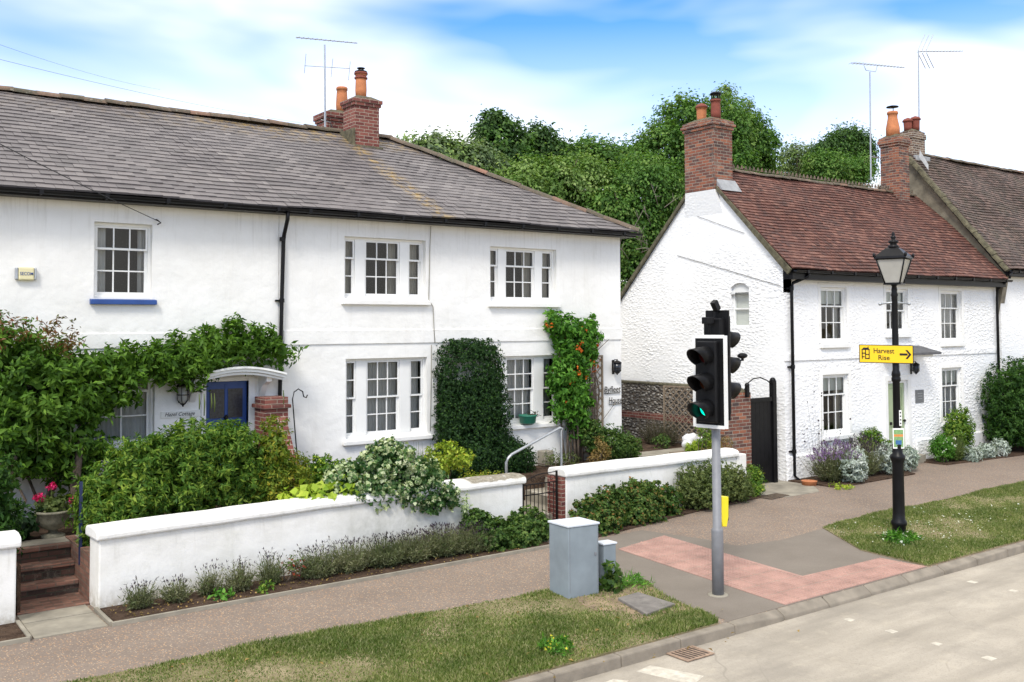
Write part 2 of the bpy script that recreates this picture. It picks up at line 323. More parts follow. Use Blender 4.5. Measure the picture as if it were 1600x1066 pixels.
M['stone'] = simple('slate plaque', (0.15, 0.155, 0.16), 0.6, 0.1, 9)
M['cream'] = simple('cream plastic', (0.72, 0.66, 0.40), 0.45, 0.04, 5)
M['planter'] = simple('green plastic planter', (0.03, 0.20, 0.13), 0.5, 0.1, 5)
M['bag'] = simple('white sacking', (0.72, 0.72, 0.74), 0.6, 0.1, 8, 0.02)
M['urn'] = simple('stone urn', (0.20, 0.19, 0.14), 0.9, 0.35, 14, 0.015)
M['pgreen'] = simple('poster green', (0.20, 0.36, 0.14), 0.5, 0.3, 30); M['porange'] = simple('poster orange', (0.65, 0.25, 0.06), 0.5, 0.1, 9); M['pblue'] = simple('poster blue', (0.04, 0.14, 0.32), 0.5, 0.3, 30)
M['lantern_glass'] = simple('frosted lamp glass', (0.42, 0.41, 0.37), 0.25, 0.08, 5)
M['lens_r'] = simple('dark red lens', (0.05, 0.006, 0.006), 0.2, 0.1, 20); M['lens_a'] = simple('dark amber lens', (0.06, 0.018, 0.006), 0.2, 0.1, 20)
M['lens_g'] = m_emit('lit green lens', (0.0, 0.62, 0.40), 1.1)
M['pane_dark'] = simple('leaded door glass', (0.03, 0.035, 0.045), 0.2, 0.5, 25)
# leaves
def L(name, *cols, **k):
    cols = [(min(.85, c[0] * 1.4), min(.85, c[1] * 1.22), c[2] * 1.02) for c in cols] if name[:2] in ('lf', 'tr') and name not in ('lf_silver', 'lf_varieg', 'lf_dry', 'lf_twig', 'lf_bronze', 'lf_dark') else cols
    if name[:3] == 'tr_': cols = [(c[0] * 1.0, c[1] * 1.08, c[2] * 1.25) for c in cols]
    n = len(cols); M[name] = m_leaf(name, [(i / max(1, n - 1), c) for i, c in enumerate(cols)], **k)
L('lf_wist', (0.036, 0.092, 0.012), (0.068, 0.165, 0.022), (0.14, 0.28, 0.04))
L('lf_bronze', (0.16, 0.055, 0.03), (0.22, 0.12, 0.05), (0.12, 0.14, 0.03))
L('lf_choisya', (0.04, 0.11, 0.018), (0.085, 0.19, 0.03), (0.22, 0.33, 0.055))
L('lf_gold', (0.07, 0.14, 0.02), (0.15, 0.23, 0.03), (0.32, 0.31, 0.04))
L('lf_lime', (0.16, 0.28, 0.03), (0.28, 0.42, 0.05), (0.40, 0.50, 0.09))
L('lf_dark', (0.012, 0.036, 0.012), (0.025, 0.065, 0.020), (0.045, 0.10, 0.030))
L('lf_yew', (0.012, 0.045, 0.012), (0.03, 0.09, 0.015), (0.06, 0.14, 0.03))
L('lf_ivy', (0.025, 0.065, 0.018), (0.055, 0.125, 0.03), (0.13, 0.21, 0.06))
L('lf_ivyred', (0.05, 0.10, 0.025), (0.12, 0.17, 0.05), (0.26, 0.14, 0.06))
L('lf_varieg', (0.10, 0.20, 0.07), (0.50, 0.56, 0.30), (0.66, 0.70, 0.44), (0.74, 0.76, 0.54)); L('lf_vgreen', (0.025, 0.075, 0.03), (0.05, 0.13, 0.05), (0.10, 0.20, 0.07))
L('lf_hebe', (0.055, 0.09, 0.035), (0.10, 0.15, 0.055), (0.17, 0.22, 0.09))
L('lf_lav', (0.06, 0.075, 0.045), (0.12, 0.14, 0.095), (0.19, 0.215, 0.145), (0.07, 0.12, 0.045))
L('lf_silver', (0.34, 0.38, 0.35), (0.52, 0.56, 0.52), (0.66, 0.69, 0.66), trans=0.15)
L('lf_trump', (0.03, 0.11, 0.015), (0.07, 0.21, 0.03), (0.13, 0.32, 0.05))
L('lf_dry', (0.30, 0.19, 0.07), (0.45, 0.30, 0.11), (0.20, 0.13, 0.06))
L('lf_twig', (0.10, 0.075, 0.055), (0.17, 0.13, 0.10), (0.07, 0.08, 0.04))
L('tr_mid', (0.032, 0.085, 0.016), (0.065, 0.15, 0.028), (0.12, 0.23, 0.045))
L('tr_dark', (0.018, 0.05, 0.014), (0.038, 0.09, 0.022), (0.09, 0.16, 0.05))
L('tr_light', (0.06, 0.12, 0.025), (0.11, 0.20, 0.045), (0.19, 0.29, 0.075))
L('tr_grey', (0.06, 0.10, 0.05), (0.11, 0.165, 0.08), (0.19, 0.25, 0.13))
L('tr_pale', (0.10, 0.17, 0.05), (0.17, 0.26, 0.08), (0.27, 0.36, 0.13))
L('grass', (0.07, 0.115, 0.018), (0.14, 0.205, 0.04), (0.27, 0.30, 0.10), (0.48, 0.42, 0.24))
L('fl_orange', (0.75, 0.12, 0.02), (0.85, 0.22, 0.03), (0.8, 0.08, 0.02)); L('fl_pink', (0.75, 0.02, 0.14), (0.85, 0.04, 0.25))
L('fl_purple', (0.035, 0.022, 0.04), (0.075, 0.045, 0.085), (0.06, 0.045, 0.05)); L('fl_lav', (0.22, 0.13, 0.30), (0.32, 0.20, 0.42)); L('fl_white', (0.8, 0.8, 0.78), (0.85, 0.82, 0.7)); L('fl_yellow', (0.8, 0.62, 0.03), (0.75, 0.7, 0.1)); L('fl_red', (0.35, 0.04, 0.03), (0.5, 0.1, 0.05))

# ------------------------------------------------------------------ object helpers
def tag(o, label=None, cat=None, group=None, kind=None):
    if label: o['label'] = label
    if cat: o['category'] = cat
    if group: o['group'] = group
    if kind: o['kind'] = kind
    return o
def thing(name, loc, label, cat, group=None):
    o = bpy.data.objects.new(name, None); o.empty_display_size = 0.2; COL.objects.link(o); o.location = tuple(loc); ROOT[o.name] = Vector(tuple(float(v) for v in loc))
    return tag(o, label, cat, group)
ROOT = {}
class MB:
    def __init__(s): s.v = []; s.f = []; s.mi = []; s.sm = []; s.k = 0; s.smooth = False
    def add(s, vs, fs, smooth=None):
        b = len(s.v); s.v += [tuple(float(c) for c in v) for v in vs]
        for f in fs: s.f.append(tuple(i + b for i in f)); s.mi.append(s.k); s.sm.append(s.smooth if smooth is None else smooth)
        return s
    def mat(s, k): s.k = k; return s
    def box(s, x0, x1, y0, y1, z0, z1):
        return s.add([(x, y, z) for z in (z0, z1) for y in (y0, y1) for x in (x0, x1)],
                     [(0, 2, 3, 1), (4, 5, 7, 6), (0, 1, 5, 4), (2, 6, 7, 3), (0, 4, 6, 2), (1, 3, 7, 5)])
    def obox(s, c, u, v, w, a, b, d):
        """oriented box, centre c, half extents a,b,d along unit vectors u,v,w"""
        c = Vector(c); u = Vector(u) * a; v = Vector(v) * b; w = Vector(w) * d
        return s.add([c + i * u + j * v + k * w for k in (-1, 1) for j in (-1, 1) for i in (-1, 1)],
                     [(0, 2, 3, 1), (4, 5, 7, 6), (0, 1, 5, 4), (2, 6, 7, 3), (0, 4, 6, 2), (1, 3, 7, 5)])
    def cyl(s, p0, p1, r0, r1=None, n=12, caps=True):
        r1 = r0 if r1 is None else r1
        p0 = Vector(tuple(p0)); p1 = Vector(tuple(p1)); d = (p1 - p0).normalized()
        a = d.cross(Vector((0, 0, 1)) if abs(d.z) < 0.95 else Vector((1, 0, 0))).normalized(); b = d.cross(a)
        vs = []
        for p, r in ((p0, r0), (p1, r1)):
            for i in range(n):
                t = 2 * math.pi * i / n; vs.append(p + a * (r * math.cos(t)) + b * (r * math.sin(t)))
        s.add(vs, [(i, (i + 1) % n, n + (i + 1) % n, n + i) for i in range(n)], True)
        if caps: s.add(vs[:n][::-1], [tuple(range(n))], False); s.add(vs[n:], [tuple(range(n))], False)
        return s
    def tube(s, pts, r, n=8):
        pts = [Vector(tuple(p)) for p in pts]; rr = r if isinstance(r, (list, tuple)) else [r] * len(pts)
        rings = []; up = Vector((0.13, 0.31, 0.94))
        for i, p in enumerate(pts):
            d = (pts[min(i + 1, len(pts) - 1)] - pts[max(i - 1, 0)]).normalized()
            a = d.cross(up)
            a = (a if a.length > 1e-3 else d.cross(Vector((1, 0, 0)))).normalized(); b = d.cross(a)
            rings.append([p + a * (rr[i] * math.cos(2 * math.pi * k / n)) + b * (rr[i] * math.sin(2 * math.pi * k / n)) for k in range(n)])
        vs = [v for r_ in rings for v in r_]; fs = []
        for i in range(len(pts) - 1):
            for k in range(n): fs.append((i * n + k, i * n + (k + 1) % n, (i + 1) * n + (k + 1) % n, (i + 1) * n + k))
        fs += [tuple(range(n))[::-1], tuple(range((len(pts) - 1) * n, len(pts) * n))]
        return s.add(vs, fs, True)
    def lathe(s, c, prof, n=20, ax=None):
        vs = []; c = Vector(tuple(c))
        for r, z in prof:
            for i in range(n):
                t = 2 * math.pi * i / n; vs.append(c + Vector((r * math.cos(t), r * math.sin(t), z)))
        fs = []
        for j in range(len(prof) - 1):
            for i in range(n): fs.append((j * n + i, j * n + (i + 1) % n, (j + 1) * n + (i + 1) % n, (j + 1) * n + i))
        fs += [tuple(range(n))[::-1], tuple(range((len(prof) - 1) * n, len(prof) * n))]
        return s.add(vs, fs, True)
    def sphere(s, c, r, n=12, m=8):
        rr = r if isinstance(r, (tuple, list)) else (r, r, r)
        vs = [(c[0] + rr[0] * math.sin(math.pi * j / m) * math.cos(2 * math.pi * i / n), c[1] + rr[1] * math.sin(math.pi * j / m) * math.sin(2 * math.pi * i / n), c[2] + rr[2] * math.cos(math.pi * j / m)) for j in range(m + 1) for i in range(n)]
        return s.add(vs, [(j * n + i, (j + 1) * n + i, (j + 1) * n + (i + 1) % n, j * n + (i + 1) % n) for j in range(m) for i in range(n)], True)
    def prism(s, poly, z0, z1):
        n = len(poly); vs = [(p[0], p[1], z0) for p in poly] + [(p[0], p[1], z1) for p in poly]
        return s.add(vs, [tuple(range(n))[::-1], tuple(range(n, 2 * n))] + [(i, (i + 1) % n, n + (i + 1) % n, n + i) for i in range(n)])
    def prismX(s, poly, x0, x1):
        n = len(poly); vs = [(x0, p[0], p[1]) for p in poly] + [(x1, p[0], p[1]) for p in poly]
        return s.add(vs, [tuple(range(n)), tuple(range(n, 2 * n))[::-1]] + [(i, n + i, n + (i + 1) % n, (i + 1) % n) for i in range(n)])
    def prismY(s, poly, y0, y1):
        n = len(poly); vs = [(p[0], y0, p[1]) for p in poly] + [(p[0], y1, p[1]) for p in poly]
        return s.add(vs, [tuple(range(n)), tuple(range(n, 2 * n))[::-1]] + [(i, n + i, n + (i + 1) % n, (i + 1) % n) for i in range(n)])
    def quad(s, a, b, c, d): return s.add([a, b, c, d], [(0, 1, 2, 3)])
    def build(s, name, mats, parent=None, origin=None, bevel=0, seg=2, fix=True):
        if parent is not None:
            p = parent
            while p.parent: p = p.parent
            o0 = ROOT[p.name]
        else: o0 = Vector(tuple(float(v) for v in origin)) if origin is not None else Vector((0, 0, 0))
        me = bpy.data.meshes.new(name)
        V = np.array(s.v) - np.array(o0)
        me.from_pydata([tuple(v) for v in V], [], s.f)
        if fix:
            bm = bmesh.new(); bm.from_mesh(me); bmesh.ops.recalc_face_normals(bm, faces=bm.faces); bm.to_mesh(me); bm.free()
        for m in (mats if isinstance(mats, (list, tuple)) else [mats]): me.materials.append(M[m] if isinstance(m, str) else m)
        me.polygons.foreach_set('material_index', s.mi); me.polygons.foreach_set('use_smooth', s.sm)
        uvl = me.uv_layers.new(name='UVMap'); W = np.array(s.v)
        uv = np.zeros((len(me.loops), 2))
        for p in me.polygons:
            n = p.normal; ax = max(range(3), key=lambda i: abs(n[i]))
            for li in p.loop_indices:
                v = W[me.loops[li].vertex_index]
                uv[li] = (v[1] + 0.05, v[2]) if ax == 0 else ((v[0], v[2]) if ax == 1 else (v[0], v[1]))
        uvl.data.foreach_set('uv', uv.ravel())
        o = bpy.data.objects.new(name, me); COL.objects.link(o)
        if parent is not None: o.parent = parent
        else: o.location = o0; ROOT[o.name] = o0
        if bevel:
            b = o.modifiers.new('bevel', 'BEVEL'); b.width = bevel; b.segments = seg; b.limit_method = 'ANGLE'; b.angle_limit = R(40)
        return o

def wall_cells(mb, x0, x1, z0, z1, Y, th, holes, axis='Y', back=True):
    """wall panel in a plane of constant Y (or X) with rectangular holes and reveals; th > 0 goes away from the viewer"""
    xs = sorted({x0, x1, *[h[0] for h in holes], *[h[1] for h in holes]}); zs = sorted({z0, z1, *[h[2] for h in holes], *[h[3] for h in holes]})
    P = (lambda a, d, z: (a, Y + d, z)) if axis == 'Y' else (lambda a, d, z: (Y + d, a, z))
    for i in range(len(xs) - 1):
        for j in range(len(zs) - 1):
            cx, cz = (xs[i] + xs[i + 1]) / 2, (zs[j] + zs[j + 1]) / 2
            if any(h[0] < cx < h[1] and h[2] < cz < h[3] for h in holes): continue
            for d in ((0, th) if back else (0,)):
                mb.quad(P(xs[i], d, zs[j]), P(xs[i + 1], d, zs[j]), P(xs[i + 1], d, zs[j + 1]), P(xs[i], d, zs[j + 1]))
    for h in holes + [(x0, x1, z0, z1)]:
        a, b, c, d = h
        for p, q in (((a, c), (b, c)), ((b, c), (b, d)), ((b, d), (a, d)), ((a, d), (a, c))):
            mb.quad(P(p[0], 0, p[1]), P(q[0], 0, q[1]), P(q[0], th, q[1]), P(p[0], th, p[1]))
    return mb

def text_mesh(mb, body, c, u, v, height, maxw=None, shear=0.0, depth=0.002, bold=0.0, spacing=1.0):
    """writes text centred on c along unit u (right) and v (up); nrm = u x v"""
    cu = bpy.data.curves.new('lettering', 'FONT'); cu.body = body; cu.size = 1.0; cu.shear = shear; cu.offset = bold; cu.space_character = spacing
    cu.resolution_u = 3
    ob = bpy.data.objects.new('lettering', cu); COL.objects.link(ob)
    dg = bpy.context.evaluated_depsgraph_get(); me = bpy.data.meshes.new_from_object(ob.evaluated_get(dg))
    P = np.array([tuple(v_.co) for v_ in me.vertices]); fs = [tuple(p.vertices) for p in me.polygons]
    bpy.data.objects.remove(ob); bpy.data.curves.remove(cu); bpy.data.meshes.remove(me)
    mn, mxx = P.min(0), P.max(0); h = mxx[1] - mn[1]; w = mxx[0] - mn[0]
    sy = height / h; sx = sy if not maxw else maxw / w
    c, u, v = Vector(tuple(c)), Vector(tuple(u)).normalized(), Vector(tuple(v)).normalized(); n = u.cross(v)
    vs = [c + u * ((p[0] - mn[0] - w / 2) * sx) + v * ((p[1] - mn[1] - h / 2) * sy) + n * depth for p in P]
    mb.add(vs, fs, False)

# ---- foliage ----
def leaf_arrays(pos, nrm, axis, ln, wd, fold=0.25):
    nrm = nrm / (np.linalg.norm(nrm, axis=1, keepdims=True) + 1e-9)
    axis = axis - nrm * np.sum(axis * nrm, axis=1, keepdims=True); axis /= (np.linalg.norm(axis, axis=1, keepdims=True) + 1e-9)
    side = np.cross(nrm, axis); ln = ln[:, None]; wd = wd[:, None]
    a = pos; b = pos + axis * ln * 0.45 + side * wd * 0.5 + nrm * wd * fold; c = pos + axis * ln - nrm * ln * 0.12; d = pos + axis * ln * 0.45 - side * wd * 0.5 + nrm * wd * fold
    return np.stack([a, b, c, d], axis=1).reshape(-1, 3)
def mesh_np(name, V, k, mats, mi=None, parent=None, origin=(0, 0, 0), extra=None):
    """V: (n*k,3) verts, every k a face"""
    if parent is not None:
        p = parent
        while p.parent: p = p.parent
        o0 = ROOT[p.name]
    else: o0 = Vector(tuple(float(v) for v in origin))
    V = V - np.array(o0); n = len(V) // k
    me = bpy.data.meshes.new(name); me.vertices.add(len(V)); me.vertices.foreach_set('co', V.ravel())
    me.loops.add(n * k); me.loops.foreach_set('vertex_index', np.arange(n * k, dtype=np.int32))
    me.polygons.add(n); me.polygons.foreach_set('loop_start', np.arange(0, n * k, k, dtype=np.int32))
    me.polygons.foreach_set('loop_total', np.full(n, k, dtype=np.int32))
    for m in (mats if isinstance(mats, (list, tuple)) else [mats]): me.materials.append(M[m])
    if mi is not None: me.polygons.foreach_set('material_index', np.asarray(mi, dtype=np.int32))
    me.update(calc_edges=True); me.validate()
    o = bpy.data.objects.new(name, me); COL.objects.link(o)
    if parent is not None: o.parent = parent
    else: o.location = o0; ROOT[o.name] = o0
    return o
LASTJ = [None]
def clump_leaves(rng, clumps, n, ln, wd, nsub, rsub, up=0.35, shoot=0.0, fill=0.25, droop=0.2, flat_y=None, zmin=None, boxy=0):
    cl = np.array(clumps, float); w = (cl[:, 3] * cl[:, 4] + cl[:, 3] * cl[:, 5] + cl[:, 4] * cl[:, 5]); w /= w.sum()
    k = rng.choice(len(cl), nsub, p=w)
    u = rng.normal(size=(nsub, 3)); u /= np.linalg.norm(u, axis=1, keepdims=True)
    if boxy: u = u * (1 / (np.sum(np.abs(u) ** boxy, axis=1) ** (1 / boxy)))[:, None]
    rad = np.where(rng.random(nsub) < fill, rng.uniform(0.3, 0.8, nsub), rng.uniform(0.82, 1.02, nsub))
    sc = cl[k, :3] + u * cl[k, 3:6] * rad[:, None]
    outw = u / cl[k, 3:6]; outw /= np.linalg.norm(outw, axis=1, keepdims=True)
    j = rng.integers(0, nsub, n)
    rs = rsub * rng.uniform(0.5, 1.3, nsub)
    ax = outw * 0.8 + np.array([0, 0, 0.6]) + rng.normal(size=(nsub, 3)) * 0.45; ax /= np.linalg.norm(ax, axis=1, keepdims=True)
    g = rng.normal(size=(n, 3)) * 0.5
    if shoot > 0:
        t = rng.random(n)
        pos = sc[j] + ax[j] * (t * shoot)[:, None] + g * (rs[j] * 0.45)[:, None]
        lax = ax[j] * 0.5 + rng.normal(size=(n, 3)) * 0.8
    else:
        pos = sc[j] + g * rs[j][:, None]; lax = g * 1.2 + outw[j] * 0.4 + rng.normal(size=(n, 3)) * 0.4
    lax = lax + np.array([0, 0, -droop])
    nr = outw[j] * 0.7 + g * 0.6 + rng.normal(size=(n, 3)) * 0.45 + np.array([0, 0, up])
    s = rng.uniform(0.6, 1.3, n); g = np.clip(g, -.85, .85)
    if zmin is not None: ok = pos[:, 2] > zmin; pos, nr, lax, s, j = pos[ok], nr[ok], lax[ok], s[ok], j[ok]
    if flat_y is not None: ok = pos[:, 1] < flat_y; pos, nr, lax, s, j = pos[ok], nr[ok], lax[ok], s[ok], j[ok]
    LASTJ[0] = j
    return leaf_arrays(pos, nr, lax, ln * s, wd * s)
def inner_leaves(clumps, seed, ln, wd, boxy=0, f=0.8, flat_y=None, zmin=None, dens=1.6):
    if boxy: dens = 3.2
    rng = np.random.default_rng(seed); out_ = []
    for c in clumps:
        a = 12.6 * (c[3] * c[4] + c[3] * c[5] + c[4] * c[5]) / 3; n = int(min(16000, max(40, dens * a / (ln * wd))))
        u = rng.normal(size=(n, 3)); u /= np.linalg.norm(u, axis=1, keepdims=True)
        if boxy: u = u * (1 / (np.sum(np.abs(u) ** boxy, axis=1) ** (1 / boxy)))[:, None]
        p = np.array(c[:3]) + u * np.array(c[3:6]) * (f * rng.uniform(0.45, 1.0, n) ** 0.6)[:, None]
        if flat_y is not None: p = p[p[:, 1] < flat_y]
        if zmin is not None: p = p[p[:, 2] > zmin]
        out_.append(p)
    p = np.concatenate(out_); n = len(p); q = rng.uniform(.7, 1.3, n)
    return leaf_arrays(p, rng.normal(size=(n, 3)), rng.normal(size=(n, 3)), ln * q, wd * q)
SEED = [11]
def stems(base, clumps, seed, n=5, r=0.015, parent=None, name='stem', mat='bark', spread=0.12):
    rg = random.Random(seed); mb = MB()
    for i in range(n):
        c = rg.choice(clumps); tip = Vector((c[0] + rg.uniform(-.5, .5) * c[3], c[1] + rg.uniform(-.5, .5) * c[4], c[2] + rg.uniform(-.2, .4) * c[5]))
        b = Vector(tuple(base)) + Vector((rg.uniform(-1, 1) * spread, rg.uniform(-1, 1) * spread * 0.6, 0)); mid = (b + tip) / 2 + Vector((rg.uniform(-.08, .08), rg.uniform(-.08, .08), 0.05))
        mb.tube([b, (b + mid) / 2, mid, tip], [r, r * 0.85, r * 0.7, r * 0.3], 6)
    return mb.build(name, mat, parent)
def shrub(name, base, clumps, leafmat, label, cat, n=3000, ln=0.07, wd=0.035, nsub=200, rsub=0.1, group=None, flowers=None, core='lf_dark', nst=5, rst=0.012, st_cl=None, **k):
    """shrub = Empty > foliage, stem (+ flower)"""
    SEED[0] += 1; rng = np.random.default_rng(SEED[0])
    t = thing(name, base, label, cat, group)
    mats = leafmat if isinstance(leafmat, list) else [leafmat]
    V = clump_leaves(rng, clumps, n, ln, wd, nsub, rsub, **k)
    mi = None
    if len(mats) > 1: mi = (rng.random(len(V) // 4) < (0.6 if 'lf_varieg' in mats else 0.3)).astype(np.int32)
    VF, MIF, MF = V, (mi if mi is not None else np.zeros(len(V) // 4)), list(mats)
    if not flowers: mesh_np('foliage', V, 4, mats, mi, t)
    stems(base, clumps[:st_cl] if st_cl else clumps, SEED[0], nst, rst, t)
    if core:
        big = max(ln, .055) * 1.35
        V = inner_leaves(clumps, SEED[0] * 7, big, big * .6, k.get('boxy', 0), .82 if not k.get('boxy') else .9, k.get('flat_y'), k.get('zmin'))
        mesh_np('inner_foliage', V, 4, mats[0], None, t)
    if flowers:
        fm, fn, fl = flowers[:3]
        kk = dict(k); kk['fill'] = 0.0; kk['shoot'] = 0
        V = clump_leaves(rng, [(c[0], c[1] - .06, c[2], c[3] * 1.12, c[4] * 1.2, c[5] * 1.12) for c in clumps], fn, fl, fl * 0.8, max(3, fn // (flowers[3] if len(flowers) > 3 else 5)), fl * 1.3, **kk)
        mesh_np('foliage', np.concatenate([VF, V]), 4, MF + [fm], np.concatenate([MIF, np.full(len(V) // 4, len(MF))]), t)
    return t
def tuft(name, base, nblade, h, spread, w, mats, label, cat, group=None, head=None, parent=None, lean=0.5, seedhead=0.5):
    """a plant of upright narrow stalks (lavender): foliage blades below, flower spikes on top"""
    SEED[0] += 1; rng = np.random.default_rng(SEED[0])
    b = np.array(base, float); th = rng.uniform(0, 2 * math.pi, nblade); rr = np.sqrt(rng.random(nblade))
    off = np.stack([np.cos(th) * spread[0] * rr, np.sin(th) * spread[1] * rr, np.zeros(nblade)], 1)
    hh = h * rng.uniform(0.35, 1.0, nblade) * (1 - 0.35 * rr ** 2)
    dirv = off * 0.9 * lean + np.stack([rng.normal(size=nblade) * 0.06, rng.normal(size=nblade) * 0.06, hh], 1)
    p0 = b + off * 0.55 + np.stack([np.zeros(nblade), np.zeros(nblade), hh * 0.12], 1)
    sd_ = np.stack([np.cos(th * 3), np.sin(th * 3), np.zeros(nblade)], 1) * w
    tip = p0 + dirv
    # short leaves scattered along the stalks
    m = nblade * 8; j = rng.integers(0, nblade, m); t = rng.random(m) ** 1.5 * 0.8
    lp = p0[j] + dirv[j] * t[:, None] + rng.normal(size=(m, 3)) * 0.012
    lax = dirv[j] / np.linalg.norm(dirv[j], axis=1, keepdims=True) + rng.normal(size=(m, 3)) * 0.45
    V = leaf_arrays(lp, rng.normal(size=(m, 3)), lax, np.full(m, 0.055) * rng.uniform(0.6, 1.5, m), np.full(m, w * 2.2))
    st = np.stack([p0 - sd_ * 0.5, p0 + sd_ * 0.5, tip + sd_ * 0.25, tip - sd_ * 0.25], 1).reshape(-1, 3)
    t_ = thing(name, base, label, cat, group)
    if not head: mesh_np('foliage', np.concatenate([V, st]), 4, mats, None, t_)
    else:
        hm, frac, hl, hw = head; sel = (hh > np.quantile(hh, 1 - frac)); tp = tip[sel]; dv = dirv[sel] / np.linalg.norm(dirv[sel], axis=1, keepdims=True)
        q = []
        for a in range(2):
            q.append(leaf_arrays(tp - dv * hl * 0.3, rng.normal(size=tp.shape), dv, np.full(len(tp), hl), np.full(len(tp), hw), 0.1))
        q = np.concatenate(q); b0 = np.concatenate([V, st]); mesh_np('foliage', np.concatenate([b0, q]), 4, [mats, hm], np.concatenate([np.zeros(len(b0) // 4), np.ones(len(q) // 4)]), t_)
    return t_

def tile_field(mb, x0, x1, eave, ridge, ncourse, tw, th, rng, xlim=None, wave=0.0, jit=0.006, xlim0=None):
    """tiles from the eave (Y,z) up to the ridge (Y,z); xlim(t) clips at a hip (t = 0 eave .. 1 ridge)"""
    (y0, z0), (y1, z1) = eave, ridge; L_ = math.hypot(y1 - y0, z1 - z0); ey, ez = (y1 - y0) / L_, (z1 - z0) / L_; ny, nz = -ez, ey
    step = L_ / ncourse
    for c in range(ncourse):
        s0, s1 = c * step - 0.01, (c + 1) * step + 0.03
        off = (c % 2) * tw / 2 + rng.uniform(-0.02, 0.02)
        x = x0 - tw + off
        while x < x1:
            a, b = max(x, x0), min(x + tw - 0.004, x1)
            x += tw
            lo = s0 + rng.uniform(-jit, jit) * 1.5; hi = s1
            la = xlim(lo / L_) if xlim else x1; lb = xlim(min(1, hi / L_)) if xlim else x1
            b0, b1 = min(b, la), min(b, lb)
            a0 = a1 = a
            if b0 - a < 0.01: continue
            if b1 < a1: b1 = a1 + 0.001
            lift = th + rng.uniform(-jit, jit) * 0.7 + abs(rng.gauss(0, 0.002)); tl = rng.uniform(-jit, jit) * 0.5
            wv = wave * (math.sin((a + b) * 0.9 + c * 0.13) + 0.6 * math.sin((a + b) * 0.37 - c * 0.31))
            def P(xx, s, h): h += wv; return (xx, y0 + ey * s + ny * h, z0 + ez * s + nz * h)
            v = [P(a0, lo, lift + tl + 0.004), P(b0, lo, lift - tl + 0.004), P(b1, hi, 0.004), P(a1, hi, 0.004), P(a0, lo, -0.01), P(b0, lo, -0.01)]
            mb.add(v, [(0, 1, 2, 3), (4, 5, 1, 0), (4, 0, 3), (1, 5, 2)], False)
def ridge_run(mb, p0, p1, r, seglen, rng, flat=0.7, up=0.0):
    p0, p1 = Vector(p0), Vector(p1); d = p1 - p0; n = max(1, round(d.length / seglen)); d.normalize(); side = d.cross(Vector((0, 0, 1))).normalized(); upv = side.cross(d)
    Ls = (p1 - p0).length / n
    for i in range(n):
        a = p0 + d * (i * Ls - 0.01) + upv * rng.uniform(-.014, .014) + side * rng.uniform(-.012, .012); b = p0 + d * ((i + 1) * Ls + 0.012) + upv * rng.uniform(-.014, .014)
        vs = []; K = 8; r0 = r * rng.uniform(0.98, 1.06); r1 = r * rng.uniform(0.93, 1.0)
        for p, rr in ((a, r0), (b, r1)):
            for k in range(K + 1):
                t = math.pi * k / K; vs.append(p + side * (rr * math.cos(t)) + upv * (rr * flat * math.sin(t) - 0.04 + up))
        mb.add(vs, [(k, k + 1, K + 2 + k, K + 1 + k) for k in range(K)] + [tuple(range(K + 1)), tuple(range(K + 1, 2 * K + 2))], False)

# ================================================================== GROUND
def struct(name, mb, m, **k):
    o = mb.build(name, m, **k); o['kind'] = 'structure'; return o
g = MB(); g.quad((-900, -900, -.16), (900, -900, -.16), (900, 900, -.16), (-900, 900, -.16)); struct('ground', g, 'verge')
g = MB(); g.quad((-120, -9, -.12), (160, -9, -.12), (160, 7.9, -.12), (-120, 7.9, -.12)); struct('road', g, 'road')
g = MB(); g.box(-20, 60, 7.995, 16.4, -.155, 0.0); struct('pavement', g, 'pave')
TAR = [(9.0, 8.0), (9.08, 8.07), (9.2, 9.1), (9.5, 9.9), (9.55, 11.2), (9.9, 12.33), (11.9, 12.42), (12.2, 11.3), (12.26, 10.6), (13.2, 10.45), (14.35, 10.58), (14.5, 10.6), (13.53, 9.15), (13.42, 8.25), (13.37, 8.0)]
g = MB(); g.prism(TAR, -.01, .004); struct('tarmac_path', g, 'tarmac')
# concrete slab at the steps, forecourt by the side gate, garden terraces
g = MB(); g.prism([(2.25, 12.33), (3.05, 12.33), (3.04, 13.0), (2.25, 13.0)], -.01, .014); g.prism([(2.25, 13.01), (3.04, 13.01), (3.04, 13.42), (2.25, 13.42)], -.01, .018)
g.prism([(16.55, 12.95), (17.6, 12.95), (18.15, 13.5), (18.2, 14.9), (15.9, 14.9), (15.9, 13.45), (16.05, 13.25)], -.01, .008)
g.box(2.0, 5.6, 14.62, 15.0, .55, .612); struct('concrete_path', g, 'conc')
g = MB()
g.box(-20, 2.3, 13.5, 16.45, -.1, .6); g.box(3.12, 9.9, 13.5, 16.45, -.1, .6); g.box(2.3, 3.12, 14.6, 16.45, -.1, .6); g.box(9.9, 12.3, 15.1, 16.45, -.1, .6)
g.box(12.3, 16.2, 13.6, 16.45, -.1, .6); g.box(15.3, 18.1, 16.45, 30, -.1, .6); g.box(16.2, 17.0, 15.6, 16.46, -.1, .598); struct('garden_ground', g, 'soil')
g = MB(); g.box(9.9, 10.9, 13.5, 15.1, -.1, .02); g.box(15.25, 17.6, 16.0, 16.6, .5, .615); struct('paved_landing', g, 'conc')
def bed(name, poly, edge):
    m = MB(); m.prism(poly, -.02, .03); struct(name, m, 'soil')
    e = MB()
    for a, b in edge:
        a, b = Vector((*a, 0)), Vector((*b, 0)); d = (b - a).normalized(); e.obox((a + b) / 2 + Vector((0, 0, .018)), d, Vector((-d.y, d.x, 0)), (0, 0, 1), (b - a).length / 2, .022, .03)
    if edge: struct('bed_edging', e, 'conc')
